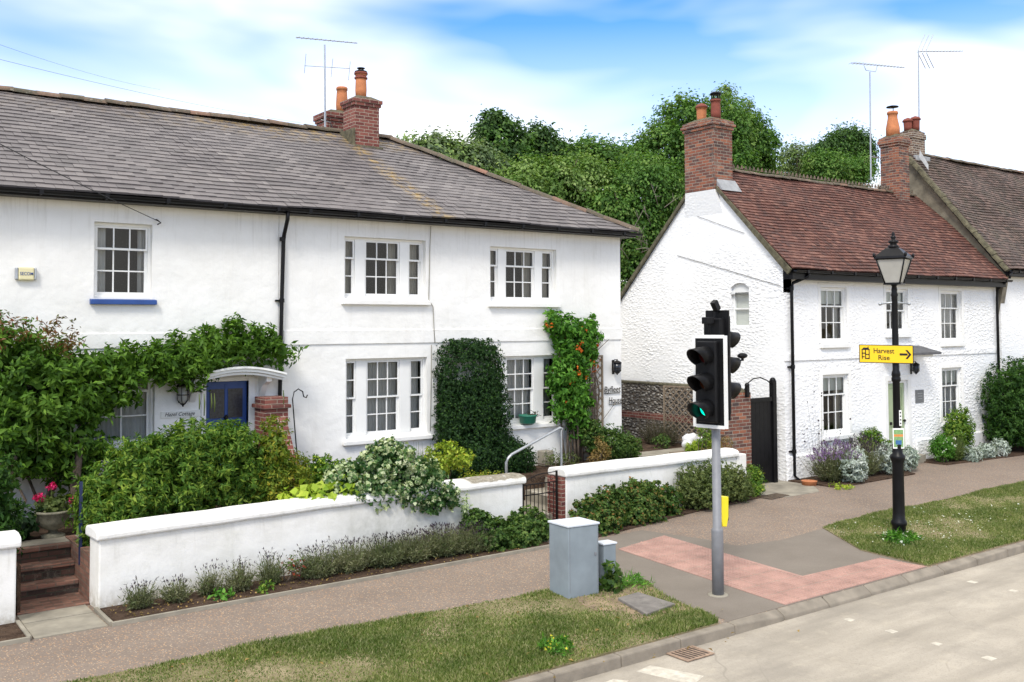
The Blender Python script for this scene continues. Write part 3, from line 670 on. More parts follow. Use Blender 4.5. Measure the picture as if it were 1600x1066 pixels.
bed('planting_bed', [(3.14, 12.33), (9.9, 12.38), (9.95, 13.3), (3.14, 13.1)], [((3.09, 12.31), (9.93, 12.36)), ((3.09, 12.33), (3.09, 13.1))])
bed('planting_bed', [(10.9, 12.44), (13.8, 12.98), (16.3, 13.25), (16.0, 13.4), (10.9, 13.4)], [])
bed('planting_bed', [(-6, 12.33), (2.18, 12.33), (2.18, 13.1), (-6, 13.1)], [((-6, 12.31), (2.2, 12.31)), ((2.2, 12.33), (2.2, 13.1))])
bed('planting_bed', [(18.3, 13.0), (21.4, 13.05), (21.9, 14.3), (18.2, 14.3)], [])
bed('planting_bed', [(23.4, 13.4), (30, 12.9), (30, 14.3), (23.4, 14.3)], [])
# brick steps up to the left garden
g = MB(); g.box(2.26, 3.1, 13.43, 14.07, -.02, .03)
for i in range(3): g.box(2.262, 3.098, 14.04 + i * .24, 14.40 + i * .24, .2 * (i + 1) - .058, .2 * (i + 1) + .004 - .0005 * i)
struct('brick_steps', g, 'brick_s', bevel=.01)
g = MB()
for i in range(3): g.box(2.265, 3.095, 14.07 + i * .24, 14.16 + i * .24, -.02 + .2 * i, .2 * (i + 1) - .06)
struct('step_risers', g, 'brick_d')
g = MB(); g.box(3.101, 3.22, 13.5, 14.9, 0, .63); g.box(2.1, 2.259, 13.5, 14.9, 0, .63); struct('step_side_wall', g, 'brick_s')
# steps climbing to the right behind the iron gate, white nosings
g = MB()
for i in range(3):
    x = 10.9 + i * .48; g.box(x, 12.35, 13.7, 15.1, -.05, .2 * (i + 1) - .002 * i)
struct('garden_steps', g, 'conc')
g = MB()
for i in range(3):
    x = 10.9 + i * .48; g.box(x - .012, x + .045, 13.72, 14.9, .2 * (i + 1) - .03, .2 * (i + 1) + .004)
struct('step_nosing', g, 'mark')
# kerb
g = MB(); rg = random.Random(4); x = -12.0
def kh(x):
    if x < 8.9: return 0.004
    if x < 10.2: return 0.004 - (x - 8.9) / 1.3 * .085
    if x < 13.2: return -.081
    if x < 15.2: return -.081 + (x - 13.2) / 2.0 * .085
    return .004
while x < 45:
    a, b = x + .004, x + .91; x += .915; ya = 7.86 + rg.uniform(-.006, .006); za, zb = kh(a), kh(b)
    g.add([(a, ya, -.16), (b, ya, -.16), (b, ya + .14, -.16), (a, ya + .14, -.16), (a, ya + .012, za), (b, ya + .012, zb), (b, ya + .14, .005), (a, ya + .14, .005)],
          [(0, 3, 2, 1), (4, 5, 6, 7), (0, 1, 5, 4), (2, 3, 7, 6), (0, 4, 7, 3), (1, 2, 6, 5)])
struct('kerb', g, 'kerb', bevel=.018)
# dropped crossing ramp from path level down to the kerb
g = MB(); g.add([(9.3, 8.3, .006), (14.2, 8.3, .006), (13.4, 7.99, -.075), (10.0, 7.99, -.075)], [(0, 1, 2, 3)])
# tactile paving: salmon blister slabs in an L
TL_ = [(10.58, 11.59), (11.87, 11.86), (11.5, 8.77), (13.32, 8.72), (13.38, 8.02), (10.16, 8.02)]
g = MB()
def tact_z(y): return 0.012
g.prism(TL_, -.02, .012)
def inpoly(x, y, P):
    c = False; j = len(P) - 1
    for i in range(len(P)):
        if (P[i][1] > y) != (P[j][1] > y) and x < (P[j][0] - P[i][0]) * (y - P[i][1]) / (P[j][1] - P[i][1]) + P[i][0]: c = not c
        j = i
    return c
rg = random.Random(2); lean = (10.58 - 10.16) / 3.57
for iy in range(58):
    for ix in range(62):
        y = 8.04 + iy * .0667; xx = 10.14 + ix * .0667 + (y - 8.02) * lean * .9
        if inpoly(xx, y, TL_) and inpoly(xx + .03, y, TL_) and inpoly(xx - .03, y, TL_):
            g.cyl((xx, y, .011), (xx, y, .023), .018, .012, 6)
struct('tactile_paving', g, 'tact')
g = MB()
for i in range(10):
    y = 8.42 + i * .4
    pts = [xx for xx in np.arange(10.1, 13.6, .02) if inpoly(xx, y, TL_)]
    if pts: g.box(min(pts), max(pts), y - .003, y + .003, .010, .0135)
for i in range(9):
    x0 = 10.5 + i * .4
    ys = [y for y in np.arange(8.0, 12, .02) if inpoly(x0 + (y - 8) * lean, y, TL_)]
    if ys: g.add([(x0 + (y - 8) * lean + s, y, .0136) for y in (min(ys), max(ys)) for s in (-.003, .003)], [(0, 1, 3, 2)])
struct('paving_joint', g, 'conc')
# road paint: crossing studs and worn give-way dashes
rg = random.Random(3)
g = MB()
for xx in (10.62, 13.55):
    for i in range(9):
        y = 7.42 - i * .585 + rg.uniform(-.02, .02); w = rg.uniform(.05, .065)
        g.prism([(xx - w, y - w * .9), (xx + w * .9, y - w), (xx + w, y + w * .8), (xx - w * .8, y + w)], -.121, -.116)
struct('crossing_studs_paint', g, 'mark')
g = MB(); g.prism([(7.25, 7.68), (7.5, 7.72), (7.72, 7.15), (7.45, 7.05)], -.121, -.116); g.prism([(6.4, 7.6), (6.9, 7.66), (7.0, 7.52), (6.4, 7.45)], -.121, -.116)
for i in range(6): g.prism([(6.1 - i * .9, 7.5 - i * .02), (6.55 - i * .9, 7.55), (6.55 - i * .9, 7.45), (6.1 - i * .9, 7.4)], -.121, -.116)
struct('worn_road_marking', g, 'mark')

# verges of grass
V1 = [(-12, 8.0), (8.9, 8.0), (9.05, 8.3), (9.2, 9.1), (9.5, 9.85), (9.1, 10.05), (8.15, 10.34), (5.5, 10.5), (2.5, 10.6), (-12, 10.7)]
V2 = [(13.43, 8.02), (60, 8.02), (60, 10.95), (22, 10.85), (15.6, 10.72), (14.5, 10.62), (13.53, 9.2)]
g = MB(); g.prism(V1, -.01, .018); g.prism(V2, -.01, .018); struct('verge', g, 'verge')
rgs = random.Random(77); g = MB(); g.prism([(8.75 + .95 * math.cos(a) * rgs.uniform(.85, 1.1) * (.55 if math.cos(a) > .2 and math.sin(a) > .3 else 1) - .05, 9.05 + .85 * math.sin(a) * rgs.uniform(.85, 1.1)) for a in [k * .3 for k in range(21)]] and [(8.1, 9.6), (8.3, 9.95), (8.75, 9.85), (9.2, 9.75), (9.38, 9.6), (9.2, 9.3), (9.12, 8.9), (9.02, 8.4), (8.9, 8.06), (8.6, 8.25), (8.35, 8.5), (8.2, 8.7), (8.3, 9.0), (8.05, 9.25)], .0, .0235); struct('bare_soil', g, 'bare')
def vnoise(x, y, s=1.0):
    x, y = x * s, y * s; return (np.sin(x * 1.7 + 1.3 * np.sin(y * 2.1)) + np.sin(y * 2.7 + 1.1 * np.sin(x * 1.3 + 2)) + np.sin((x + y) * 3.9) * .5 + np.sin(x * 7.1 - y * 5.3) * .5) / 3
def grass(name, poly, x0, x1, y0, y1, dens, seed, label):
    rng = np.random.default_rng(seed); n = int((x1 - x0) * (y1 - y0) * dens)
    x = rng.uniform(x0, x1, n); y = rng.uniform(y0, y1, n)
    P = np.array(poly); ins = np.zeros(n, bool); j = len(P) - 1
    for i in range(len(P)):
        c = ((P[i, 1] > y) != (P[j, 1] > y)) & (x < (P[j, 0] - P[i, 0]) * (y - P[i, 1]) / (P[j, 1] - P[i, 1] + 1e-9) + P[i, 0]); ins ^= c; j = i
    bare = vnoise(x, y, .9); ins &= rng.random(n) < np.clip(.74 + bare * .8, .2, 1)
    ins &= ~((x > 7.9) & (x < 9.4) & (y > 8.5) & (y < 9.95) & (rng.random(n) < .72))   # trodden soil round the cover and cabinets
    x, y, b = x[ins], y[ins], bare[ins]; n = len(x)
    h = rng.uniform(.018, .05, n) * (1 + np.clip(b, -.4, .8)); th = rng.uniform(0, 6.28, n); w = rng.uniform(.003, .0065, n); ln = rng.uniform(.1, 1.0, n) * h; ph = rng.uniform(0, 6.28, n)
    p = np.stack([x, y, np.full(n, .012)], 1); s = np.stack([np.cos(th), np.sin(th), np.zeros(n)], 1) * w[:, None]
    tip = p + np.stack([np.cos(ph) * ln, np.sin(ph) * ln, h], 1); mid = p + (tip - p) * .55 + np.array([0, 0, 1]) * (h * .12)[:, None]
    V = np.stack([p - s, p + s, mid + s * .8, tip, mid - s * .8], 1).reshape(-1, 3)
    o = mesh_np(name, V, 5, 'grass'); tag(o, label, 'grass', kind='stuff')
grass('grass', V1, 1.5, 9.6, 8.0, 10.65, 11000, 5, 'short patchy green grass on the verge in front of the pavement, left of the crossing')
grass('grass', V2, 13.4, 24, 8.02, 10.9, 8500, 6, 'short mown grass with daisies and dry patches around the black street lamp')
# daisies, fallen leaves, tall weeds
def scatter_bits(name, mat_, pts, size, seed, label, cat, kind='stuff', z=.03):
    rng = np.random.default_rng(seed); n = len(pts); pos = np.array([(p[0], p[1], z) for p in pts]); nr = rng.normal(size=(n, 3)) * .4 + np.array([0, 0, 1.])
    o = mesh_np(name, leaf_arrays(pos, nr, rng.normal(size=(n, 3)), size * rng.uniform(.6, 1.4, n), size * rng.uniform(.5, .9, n)), 4, mat_); tag(o, label, cat, kind=kind)
rg = random.Random(9)
scatter_bits('fallen_leaves', 'lf_dry', [(rg.uniform(3, 9.3), rg.uniform(8.0, 10.4)) for _ in range(90)] + [(rg.uniform(5, 10), rg.uniform(7.2, 7.84)) for _ in range(14)], .05, 3, 'scattered dry brown leaves lying on the near verge and gutter', 'leaf litter', z=.035)
scatter_bits('daisies', 'fl_white', [p for p in [(15.6 + rg.gauss(.3, 1.7), 9.4 + rg.gauss(0, .6)) for _ in range(230)] if inpoly(p[0], p[1], V2)], .038, 4, 'small white daisies scattered through the grass near the street lamp', 'daisies', z=.055)
def weed(name, c, r, h, n, lm, label, cat, fl=None, ln=.1, wd=.02):
    SEED[0] += 1; rng = np.random.default_rng(SEED[0]); t = thing(name, c, label, cat)
    V = clump_leaves(rng, [(c[0], c[1], c[2] + h * .4, r, r * .8, h * .6)], n, ln, wd, max(6, n // 14), .05, up=.2, droop=-.3)
    if not fl: mesh_np('foliage', V, 4, lm, None, t)
    if fl:
        F = clump_leaves(rng, [(c[0], c[1], c[2] + h * .75, r, r * .8, h * .4)], fl[1], fl[2], fl[2], fl[1], .03, up=1); mesh_np('foliage', np.concatenate([V, F]), 4, [lm, fl[0]], np.concatenate([np.zeros(len(V) // 4), np.ones(len(F) // 4)]), t)
    return t
weed('wildflower_clump', (14.55, 9.15, .01), .36, .12, 700, 'lf_trump', 'clump of green weeds with white flowers at the foot of the street lamp', 'weed', ('fl_white', 30, .05), .09, .025)
weed('wildflower_clump', (6.7, 8.35, .02), .22, .12, 350, 'lf_trump', 'small clump of weeds with yellow flowers on the near verge by the kerb', 'weed', ('fl_yellow', 16, .035), .08, .02)
weed('weed', (8.78, 9.78, .02), .13, .4, 160, 'lf_ivy', 'broad leaved weed growing between the two grey cabinets', 'weed', None, .09, .07)
weed('weed', (9.25, 9.8, .02), .25, .12, 420, 'lf_trump', 'low tuft of bright grass beside the small grey cabinet', 'weed', None, .11, .014)

# ================================================================== GARDEN WALLS
def cap_wall(name, pts, z0, zt, th, label, cat='garden wall', endcap=(True, True), old=None):
    """rendered wall along a polyline (front face), rounded coping on top"""
    t = thing(name, (pts[0][0], pts[0][1], 0), label, cat)
    w = MB(); c = MB(); rgx = random.Random(len(label))
    P = [];
    for i in range(len(pts) - 1):
        a, b = pts[i], pts[i + 1]; n = max(1, int(math.hypot(b[0] - a[0], b[1] - a[1]) / .35))
        for k in range(n): P.append((a[0] + (b[0] - a[0]) * k / n, a[1] + (b[1] - a[1]) * k / n, a[2] + (b[2] - a[2]) * k / n))
    P.append(pts[-1]); N = len(P)
    prof = [(-.05, 0), (-.055, .06), (-.045, .105), (-.01, .135), (.12, .16), (th - .12, .155), (th + .02, .13), (th + .055, .09), (th + .05, 0)]
    vw, vc = [], []
    for i, (x, y, z) in enumerate(P):
        d = Vector((P[min(i + 1, N - 1)][0] - P[max(i - 1, 0)][0], P[min(i + 1, N - 1)][1] - P[max(i - 1, 0)][1], 0)).normalized(); nrm = Vector((-d.y, d.x, 0))
        jz = rgx.uniform(-.008, .008); jy = rgx.uniform(-.006, .006)
        for q in ((0, z0), (0, (z0 + z) / 2), (0, z), (th, z), (th, z0)):
            vw.append((x + nrm.x * (q[0] + jy * .5), y + nrm.y * (q[0] + jy * .5), q[1]))
        for (o, h) in prof:
            e = 0
            vc.append((x + nrm.x * (o + jy) - d.x * (.045 if i == 0 and endcap[0] else 0) + d.x * (.045 if i == N - 1 and endcap[1] else 0), y + nrm.y * (o + jy) - d.y * (.045 if i == 0 else 0), z + h + jz * (1 if h > .03 else .6)))
    K = 5; fs = [(i * K + k, (i + 1) * K + k, (i + 1) * K + k + 1, i * K + k + 1) for i in range(N - 1) for k in range(K - 1)] + [tuple(range(K)), tuple(range((N - 1) * K, N * K))]
    w.add(vw, fs)
    K = len(prof); fs = [(i * K + k, (i + 1) * K + k, (i + 1) * K + (k + 1) % K, i * K + (k + 1) % K) for i in range(N - 1) for k in range(K)] + [tuple(range(K)), tuple(range((N - 1) * K, N * K))]
    c.add(vc, fs)
    w.build('wall_face', 'gwall', t, bevel=.02); c.build('coping', 'coping', t, bevel=.025)
    return t
cap_wall('garden_wall', [(3.12, 13.08, .88), (6.6, 13.22, .90), (10.05, 13.40, .87)], -.02, 1, .42, 'long white rendered garden wall between the brick steps and the iron gate')
cap_wall('garden_wall', [(-6, 13.02, .92), (2.18, 13.08, .92)], -.02, 1, .42, 'end of a white rendered wall at the left edge, left of the brick steps')
w2 = cap_wall('garden_wall', [(11.02, 13.42, .88), (15.55, 13.45, .86)], -.02, 1, .42, 'white rendered garden wall behind the traffic light, right of the iron gate')
m = MB(); m.box(10.93, 11.017, 13.44, 13.84, 0, .87); m.build('brick_end', 'brick_l', w2)
m = MB(); m.box(15.56, 15.86, 13.44, 13.82, -.02, .90); m.build('wall_end_pier', 'gwall', w2, bevel=.02)

# brick buttress / boundary wall end between the two front gardens
t = thing('brick_wall', (6.6, 15.9, .6), 'dark red brick party wall sloping down from a pier beside the blue front door', 'brick wall')
m = MB(); m.prismX([(16.48, .5), (16.48, 2.2), (15.95, 2.2), (15.55, 1.6), (15.2, 1.05), (14.9, .78), (14.0, .7), (14.0, .5)], 6.58, 6.8); m.build('sloping_wall', 'brick_l', t, bevel=.02)
m = MB(); m.box(6.42, 6.84, 15.85, 16.3, .5, 2.17); m.build('pier', 'brick_l', t); m = MB(); m.box(6.38, 6.88, 15.8, 16.35, 2.171, 2.235); m.box(6.42, 6.84, 15.84, 16.31, 2.236, 2.36); m.build('pier_cap', 'brick_l', t, bevel=.01)

# ================================================================== SASH WINDOWS
def sash(house, x0, x1, z0, z1, Y, rev=.09, units=((0, 1, 3, 1, 2),), curt=(), sill=None, sillmat='wall', curtm='curt', blind=0, fr=.05, lintel=True):
    f = MB(); s = MB(); p = MB(); W = x1 - x0
    yf = Y + rev
    f.box(x0, x1, yf, yf + .1, z1 - fr, z1); f.box(x0, x1, yf, yf + .1, z0, z0 + fr)
    edges = [0]; 
    f.box(x0, x0 + fr * .8, yf, yf + .1, z0 + fr, z1 - fr); f.box(x1 - fr * .8, x1, yf, yf + .1, z0 + fr, z1 - fr)
    prev = x0 + fr * .8
    for (a, b, cols, rt, rb) in units:
        xa, xb = x0 + a * W, x0 + b * W
        xa = max(xa, x0 + fr * .8); xb = min(xb, x1 - fr * .8)
        if xa > prev + .01: f.box(prev, xa, yf - .005, yf + .1, z0 + fr, z1 - fr)
        prev = xb
        zb, zt = z0 + fr, z1 - fr; H = zt - zb; mz = zb + H * (rb / (rt + rb)) + .01; r = .032; br = .013
        # upper sash in front, lower sash behind
        for (za, zz, rows, yy, ins) in ((mz - .02, zt, rt, yf + .015, 0), (zb, mz + .02, rb, yf + .048, .012)):
            A, B = xa + .004 + ins, xb - .004 - ins
            s.box(A, A + r, yy, yy + .03, za, zz); s.box(B - r, B, yy, yy + .03, za, zz)
            s.box(A + r, B - r, yy, yy + .03, zz - r, zz); s.box(A + r, B - r, yy, yy + .03, za, za + (r if za > zb else r * 1.7))
            ga, gb, gz0, gz1 = A + r, B - r, za + (r if za > zb else r * 1.7), zz - r
            for i in range(1, cols): xx = ga + (gb - ga) * i / cols; s.box(xx - br / 1.2, xx + br / 1.2, yy + .003, yy + .027, gz0, gz1)
            for i in range(1, rows): q = gz0 + (gz1 - gz0) * i / rows; s.box(ga, gb, yy + .0045, yy + .0255, q - br / 1.2, q + br / 1.2)
            p.quad((ga - .01, yy + .016, gz0 - .01), (gb + .01, yy + .016, gz0 - .01), (gb + .01, yy + .016, gz1 + .01), (ga - .01, yy + .016, gz1 + .01))
            if ins: s.box(xa, A - .001, yy - .01, yy + .02, za, zz); s.box(B + .001, xb, yy - .01, yy + .02, za, zz)
    o = f.build('window', 'white', house, bevel=.004)
    s.build('sash', 'white', o); p.build('pane', 'glass', o, fix=False)
    if curt:
        for (a, b) in curt:
            c = MB(); xa, xb = x0 + a * W, x0 + b * W; n = max(6, int((xb - xa) / .016)); vs = []
            for i in range(n + 1):
                xx = xa + (xb - xa) * i / n; yy = yf + .16 + .018 * math.sin(xx * 75 + math.sin(xx * 9) * 2)
                vs += [(xx, yy, z0 + .05), (xx, yy, z1 - .02)]
            c.add(vs, [(2 * i, 2 * i + 2, 2 * i + 3, 2 * i + 1) for i in range(n)], True)
            c.build('curtain', curtm, o, fix=False)
    if blind:
        b = MB(); b.box(x0 + .05, x1 - .05, yf + .085, yf + .09, z1 - .05 - (z1 - z0) * blind, z1 - .03); b.build('blind', 'blind', o)
    if sill:
        b = MB(); e = .06 if sillmat != 'wall' else .07; b.add([(x0 - e, Y - .09, z0 - sill), (x1 + e, Y - .09, z0 - sill), (x1 + e, Y + .1, z0 - sill), (x0 - e, Y + .1, z0 - sill), (x0 - e, Y - .09, z0 - .025), (x1 + e, Y - .09, z0 - .025), (x1 + e, Y + rev, z0 + .004), (x0 - e, Y + rev, z0 + .004)],
              [(0, 3, 2, 1), (4, 5, 6, 7), (0, 1, 5, 4), (2, 3, 7, 6), (0, 4, 7, 3), (1, 2, 6, 5)])
        b.build('sill', sillmat, o, bevel=.008)
    return o

# ================================================================== LEFT TERRACE (two houses)
YF = 16.5; ZE = 5.62
EA, RI = (16.17, 5.70), (20.3, 8.02)
def slopeY(z): return EA[0] + (z - EA[1]) / (RI[1] - EA[1]) * (RI[0] - EA[0])
def gutter(house, x0, x1, Y, z, brackets=.95, r=.058):
    m = MB(); K = 8; vs = []
    for x in (x0, x1):
        for k in range(K + 1):
            t = math.pi + math.pi * k / K; vs.append((x, Y + r * math.cos(t), z + r * math.sin(t)))
        for k in range(K, -1, -1):
            t = math.pi + math.pi * k / K; vs.append((x, Y + (r - .008) * math.cos(t), z + (r - .008) * math.sin(t)))
    n = 2 * K + 2; m.add(vs, [(i, (i + 1) % n, n + (i + 1) % n, n + i) for i in range(n)] + [tuple(range(n)), tuple(range(n, 2 * n))], False)
    o = m.build('gutter', 'blackp', house)
    x = x0 + .4
    while x < x1: b = MB(); b.box(x - .012, x + .012, Y - r - .006, Y + r + .06, z - r - .012, z - r + .01); b.box(x - .03, x + .03, Y - r - .008, Y - r + .02, z - r - .005, z + .008); x += brackets; b.build('gutter_bracket', 'blackp', o)
    return o
cot = thing('terraced_cottage', (3.0, YF, .6), 'white cottage at left with blue window sill, blue front door and slate roof', 'cottage')
byf = thing('terraced_house', (11.0, YF, .6), 'white end house with hipped slate roof and wide three part sash windows', 'house')
# cottage walls
WA = (3.81, 4.72, 4.04, 5.27); WA2 = (3.80, 4.78, 1.62, 2.98); DO = (5.63, 6.38, .62, 2.63)
m = MB(); wall_cells(m, -6, 6.93, .4, ZE, YF, .28, [WA, WA2, DO]); m.box(-6, 6.93, 24.3, 24.5, .4, ZE); m.box(-6.2, -6, YF, 24.5, .4, ZE)
m.build('wall', 'wall', cot)
m = MB(); m.box(-6, 6.87, YF - .022, YF + .001, 3.23, 3.47); m.build('string_course', 'wall', cot, bevel=.006)
m = MB(); m.box(-5.9, 6.9, YF + .75, YF + .8, .5, 5.6); m.build('dark_backing', 'dark', cot)  # sheet added close behind the windows, room shade put into its colour
sash(cot, *WA, YF, .1, ((0, 1, 3, 1, 2),), ((.04, .26), (.82, .97)), .1, 'blue')
sash(cot, *WA2, YF, .1, ((0, 1, 2, 1, 2),), ((.05, .95),), .09, 'wall')
# roofs
rg = random.Random(21)
def hipx(t): return 15.52 - t * 4.2
def left_roof(house, x0, x1, hip):
    m = MB(); pr = [(EA[0] + .02, EA[1] - .06), (RI[0], RI[1] - .06), (24.5, 5.62), (24.5, 5.55), (EA[0] + .02, 5.6)]
    if not hip: m.prismX(pr, x0, x1)
    else:
        a = EA[1] - .07; z = RI[1] - .07
        m.add([(x0, EA[0] + .02, a), (15.48, EA[0] + .02, a), (15.48, 24.5, a), (x0, 24.5, a), (x0, 20.3, z), (11.32, 20.3, z)], [(0, 1, 2, 3), (0, 1, 5, 4), (1, 2, 5), (2, 3, 4, 5), (0, 4, 3)])
    o = m.build('roof', 'blackm', house)
    s = MB(); tile_field(s, x0, x1, EA, RI, 25, .27, .019, rg, hipx if hip else None, .014, .006)
    s.build('slates', 'slate', o, fix=False)
    return o
ra = left_roof(cot, -6, 6.95, False); rb_ = left_roof(byf, 6.95, 15.6, True)
m = MB(); ridge_run(m, (-6, 20.3, 8.06), (6.95, 20.3, 8.06), .15, .42, rg); m.build('ridge_tiles', 'ridge', ra, fix=False)
m = MB(); ridge_run(m, (6.95, 20.3, 8.06), (11.32, 20.3, 8.06), .15, .42, rg); ridge_run(m, (11.3, 20.28, 8.07), (15.5, 16.2, 5.74), .14, .42, rg); m.build('ridge_tiles', 'ridge', rb_, fix=False)
m = MB(); m.box(-6, 6.949, 16.2, YF, 5.575, 5.62); m.build('soffit', 'blackp', cot)
m = MB(); m.box(6.951, 15.42, 16.2, YF, 5.575, 5.62); m.box(15.2, 15.45, YF, 24.4, 5.575, 5.62); m.build('soffit', 'blackp', byf)
gutter(cot, -6, 6.94, 16.12, 5.66); gutter(byf, 6.95, 15.52, 16.12, 5.655)
m = MB(); m.tube([(6.95, 16.14, 5.6), (6.95, 16.16, 5.46), (7.0, 16.42, 5.22), (6.995, 16.44, 5.1), (6.96, 16.43, 3.9), (6.93, 16.42, 2.4), (6.92, 16.42, .7)], .036, 10)
for z in (5.1, 4.0, 2.9, 1.8): m.cyl((6.965, 16.43, z), (6.965, 16.43, z + .07), .046)
m.box(6.86, 7.02, 16.44, 16.5, 4.02, 4.05); m.build('downpipe', 'blackp', cot)
# door, canopy
fr = MB(); fr.box(5.55, 5.63, YF - .03, YF + .14, .62, 2.71); fr.box(6.38, 6.5, YF - .03, YF + .14, .62, 2.71); fr.box(5.63, 6.38, YF - .03, YF + .14, 2.631, 2.71)
fo = fr.build('door_frame', 'white', cot, bevel=.006)
d = MB(); d.box(5.632, 6.378, YF + .07, YF + .11, .64, 2.628)
for (a, b, c, e) in ((5.72, 5.98, .8, 1.75), (6.04, 6.3, .8, 1.75)): d.box(a, b, YF + .055, YF + .07, c, e)
for (a, b, c, e) in ((5.66, 6.35, 1.9, 1.95), (5.985, 6.03, 1.95, 2.58)): d.box(a, b, YF + .06, YF + .07, c, e)
do = d.build('door', 'blue', cot, bevel=.005)
d = MB(); d.box(5.72, 5.975, YF + .058, YF + .062, 2.0, 2.5); d.box(6.04, 6.3, YF + .058, YF + .062, 2.0, 2.5); d.build('door_pane', 'pane_dark', do)
d = MB(); d.lathe((6.0, YF + .03, 2.0), [(.0, -.05), (.025, -.04), (.035, 0), (.012, .05), (0, .06)], 10); d.tube([(6.0, YF + .05, 1.98), (5.93, YF + .03, 1.9), (6.0, YF + .02, 1.84), (6.07, YF + .03, 1.9), (6.0, YF + .05, 1.98)], .012, 6); d.build('knocker', 'iron', do)
c = MB(); K = 14
def arc(t, h0, h): return (5.28 + (6.86 - 5.28) * t, h0 + h * math.sin(math.pi * t))
for (y0, y1, h0, hh, th) in ((15.95, YF, 2.735, .13, .035), (15.99, YF, 2.68, .13, .05), (16.04, YF, 2.635, .125, .04)):
    for k in range(K):
        (xa, za), (xb, zb) = arc(k / K, h0, hh), arc((k + 1) / K, h0, hh)
        c.add([(xa, y0, za), (xb, y0, zb), (xb, y1, zb), (xa, y1, za), (xa, y0, za + th), (xb, y0, zb + th), (xb, y1, zb + th), (xa, y1, za + th)], [(0, 1, 2, 3), (4, 5, 6, 7), (0, 1, 5, 4), (2, 3, 7, 6)] + ([(0, 3, 7, 4)] if k == 0 else []) + ([(1, 2, 6, 5)] if k == K - 1 else []))
co = c.build('door_canopy', 'white', cot)
b = MB(); b.prismX([(YF, 2.72), (16.1, 2.72), (16.12, 2.62), (16.3, 2.55), (16.42, 2.4), (YF, 2.3)], 6.56, 6.66); b.build('canopy_bracket', 'white', co); b = MB(); b.prismX([(YF, 2.72), (16.1, 2.72), (16.12, 2.62), (16.3, 2.55), (16.42, 2.4), (YF, 2.3)], 5.35, 5.45); b.build('canopy_bracket', 'white', co)
# neighbour walls
TW = [(8.23, 10.0, 4.09, 5.26), (8.26, 10.03, 1.46, 2.96), (11.56, 13.32, 4.07, 5.22), (11.6, 13.40, 1.50, 2.93)]
m = MB(); wall_cells(m, 6.94, 15.2, .4, ZE, YF, .28, TW)
wall_cells(m, YF + .28, 24.5, .4, ZE, 15.2, -.28, [], 'X'); m.box(6.94, 15.2, 24.3, 24.5, .4, ZE)
m.build('wall', 'wall', byf)
m = MB(); m.box(7.03, 15.225, YF - .024, YF + .001, 3.24, 3.50); m.box(15.2, 15.224, YF + .0015, 24.4, 3.24, 3.50); m.build('string_course', 'wall', byf, bevel=.006)
m = MB(); m.box(7.0, 14.9, YF + .75, YF + .8, .5, 5.6); m.build('dark_backing', 'dark', byf)
U = lambda c0, c1, s1, e1, s0=.0, e0=.15, r=(1, 2): ((s0, e0, 1, r[0], r[1]), (c0, c1, 3, r[0], r[1]), (s1, e1, 1, r[0], r[1]))
sash(byf, *TW[0], YF, .1, U(.27, .70, .81, .98), ((.02, .16), (.6, .69), (.82, .97)), .11, 'wall', 'curt2')
sash(byf, *TW[1], YF, .1, U(.27, .68, .81, .98, r=(2, 2)), ((.02, .16), (.28, .68), (.82, .97)), .10, 'wall')
sash(byf, *TW[2], YF, .1, U(.26, .70, .81, .98), ((.02, .16), (.56, .69), (.82, .97)), .11, 'wall', 'curt2')
sash(byf, *TW[3], YF, .1, U(.235, .64, .78, .97, e0=.12, r=(2, 2)), ((.02, .13), (.24, .64), (.80, .96)), .10, 'wall')
m = MB(); m.tube([(10.09, 16.45, 5.55), (10.09, 16.48, 5.2), (10.06, 16.485, 4.1), (10.16, 16.485, 3.95), (10.17, 16.47, 3.52), (10.19, 16.465, 3.24)], .007, 6); m.tube([(10.12, 16.485, 3.2), (10.11, 16.485, 2.4), (10.09, 16.485, 1.5)], .006, 6); m.build('wall_cable', 'conc', byf)
# chimneys of the left terrace
def stack(name, house, x0, x1, y0, y1, z0, zt, bm, steps=((.03, .08), (.05, .14))):
    m = MB(); m.box(x0, x1, y0, y1, z0, zt); z = zt
    for (e, h) in steps: m.box(x0 - e, x1 + e, y0 - e, y1 + e, z + .001, z + h); z += h
    o = m.build(name, bm, house, bevel=.008)
    f = MB(); e = steps[-1][0]; cx, cy = (x0 + x1) / 2, (y0 + y1) / 2
    a, b = (x1 - x0) / 2 + e - .02, (y1 - y0) / 2 + e - .02
    f.add([(cx - a, cy - b, z), (cx + a, cy - b, z), (cx + a, cy + b, z), (cx - a, cy + b, z), (cx - a * .55, cy - b * .55, z + .09), (cx + a * .55, cy - b * .55, z + .09), (cx + a * .55, cy + b * .55, z + .09), (cx - a * .55, cy + b * .55, z + .09)], [(0, 1, 2, 3), (4, 5, 6, 7), (0, 1, 5, 4), (1, 2, 6, 5), (2, 3, 7, 6), (3, 0, 4, 7)])
    f.build('flaunching', 'moss', o, bevel=.03)
    return o, z + .07
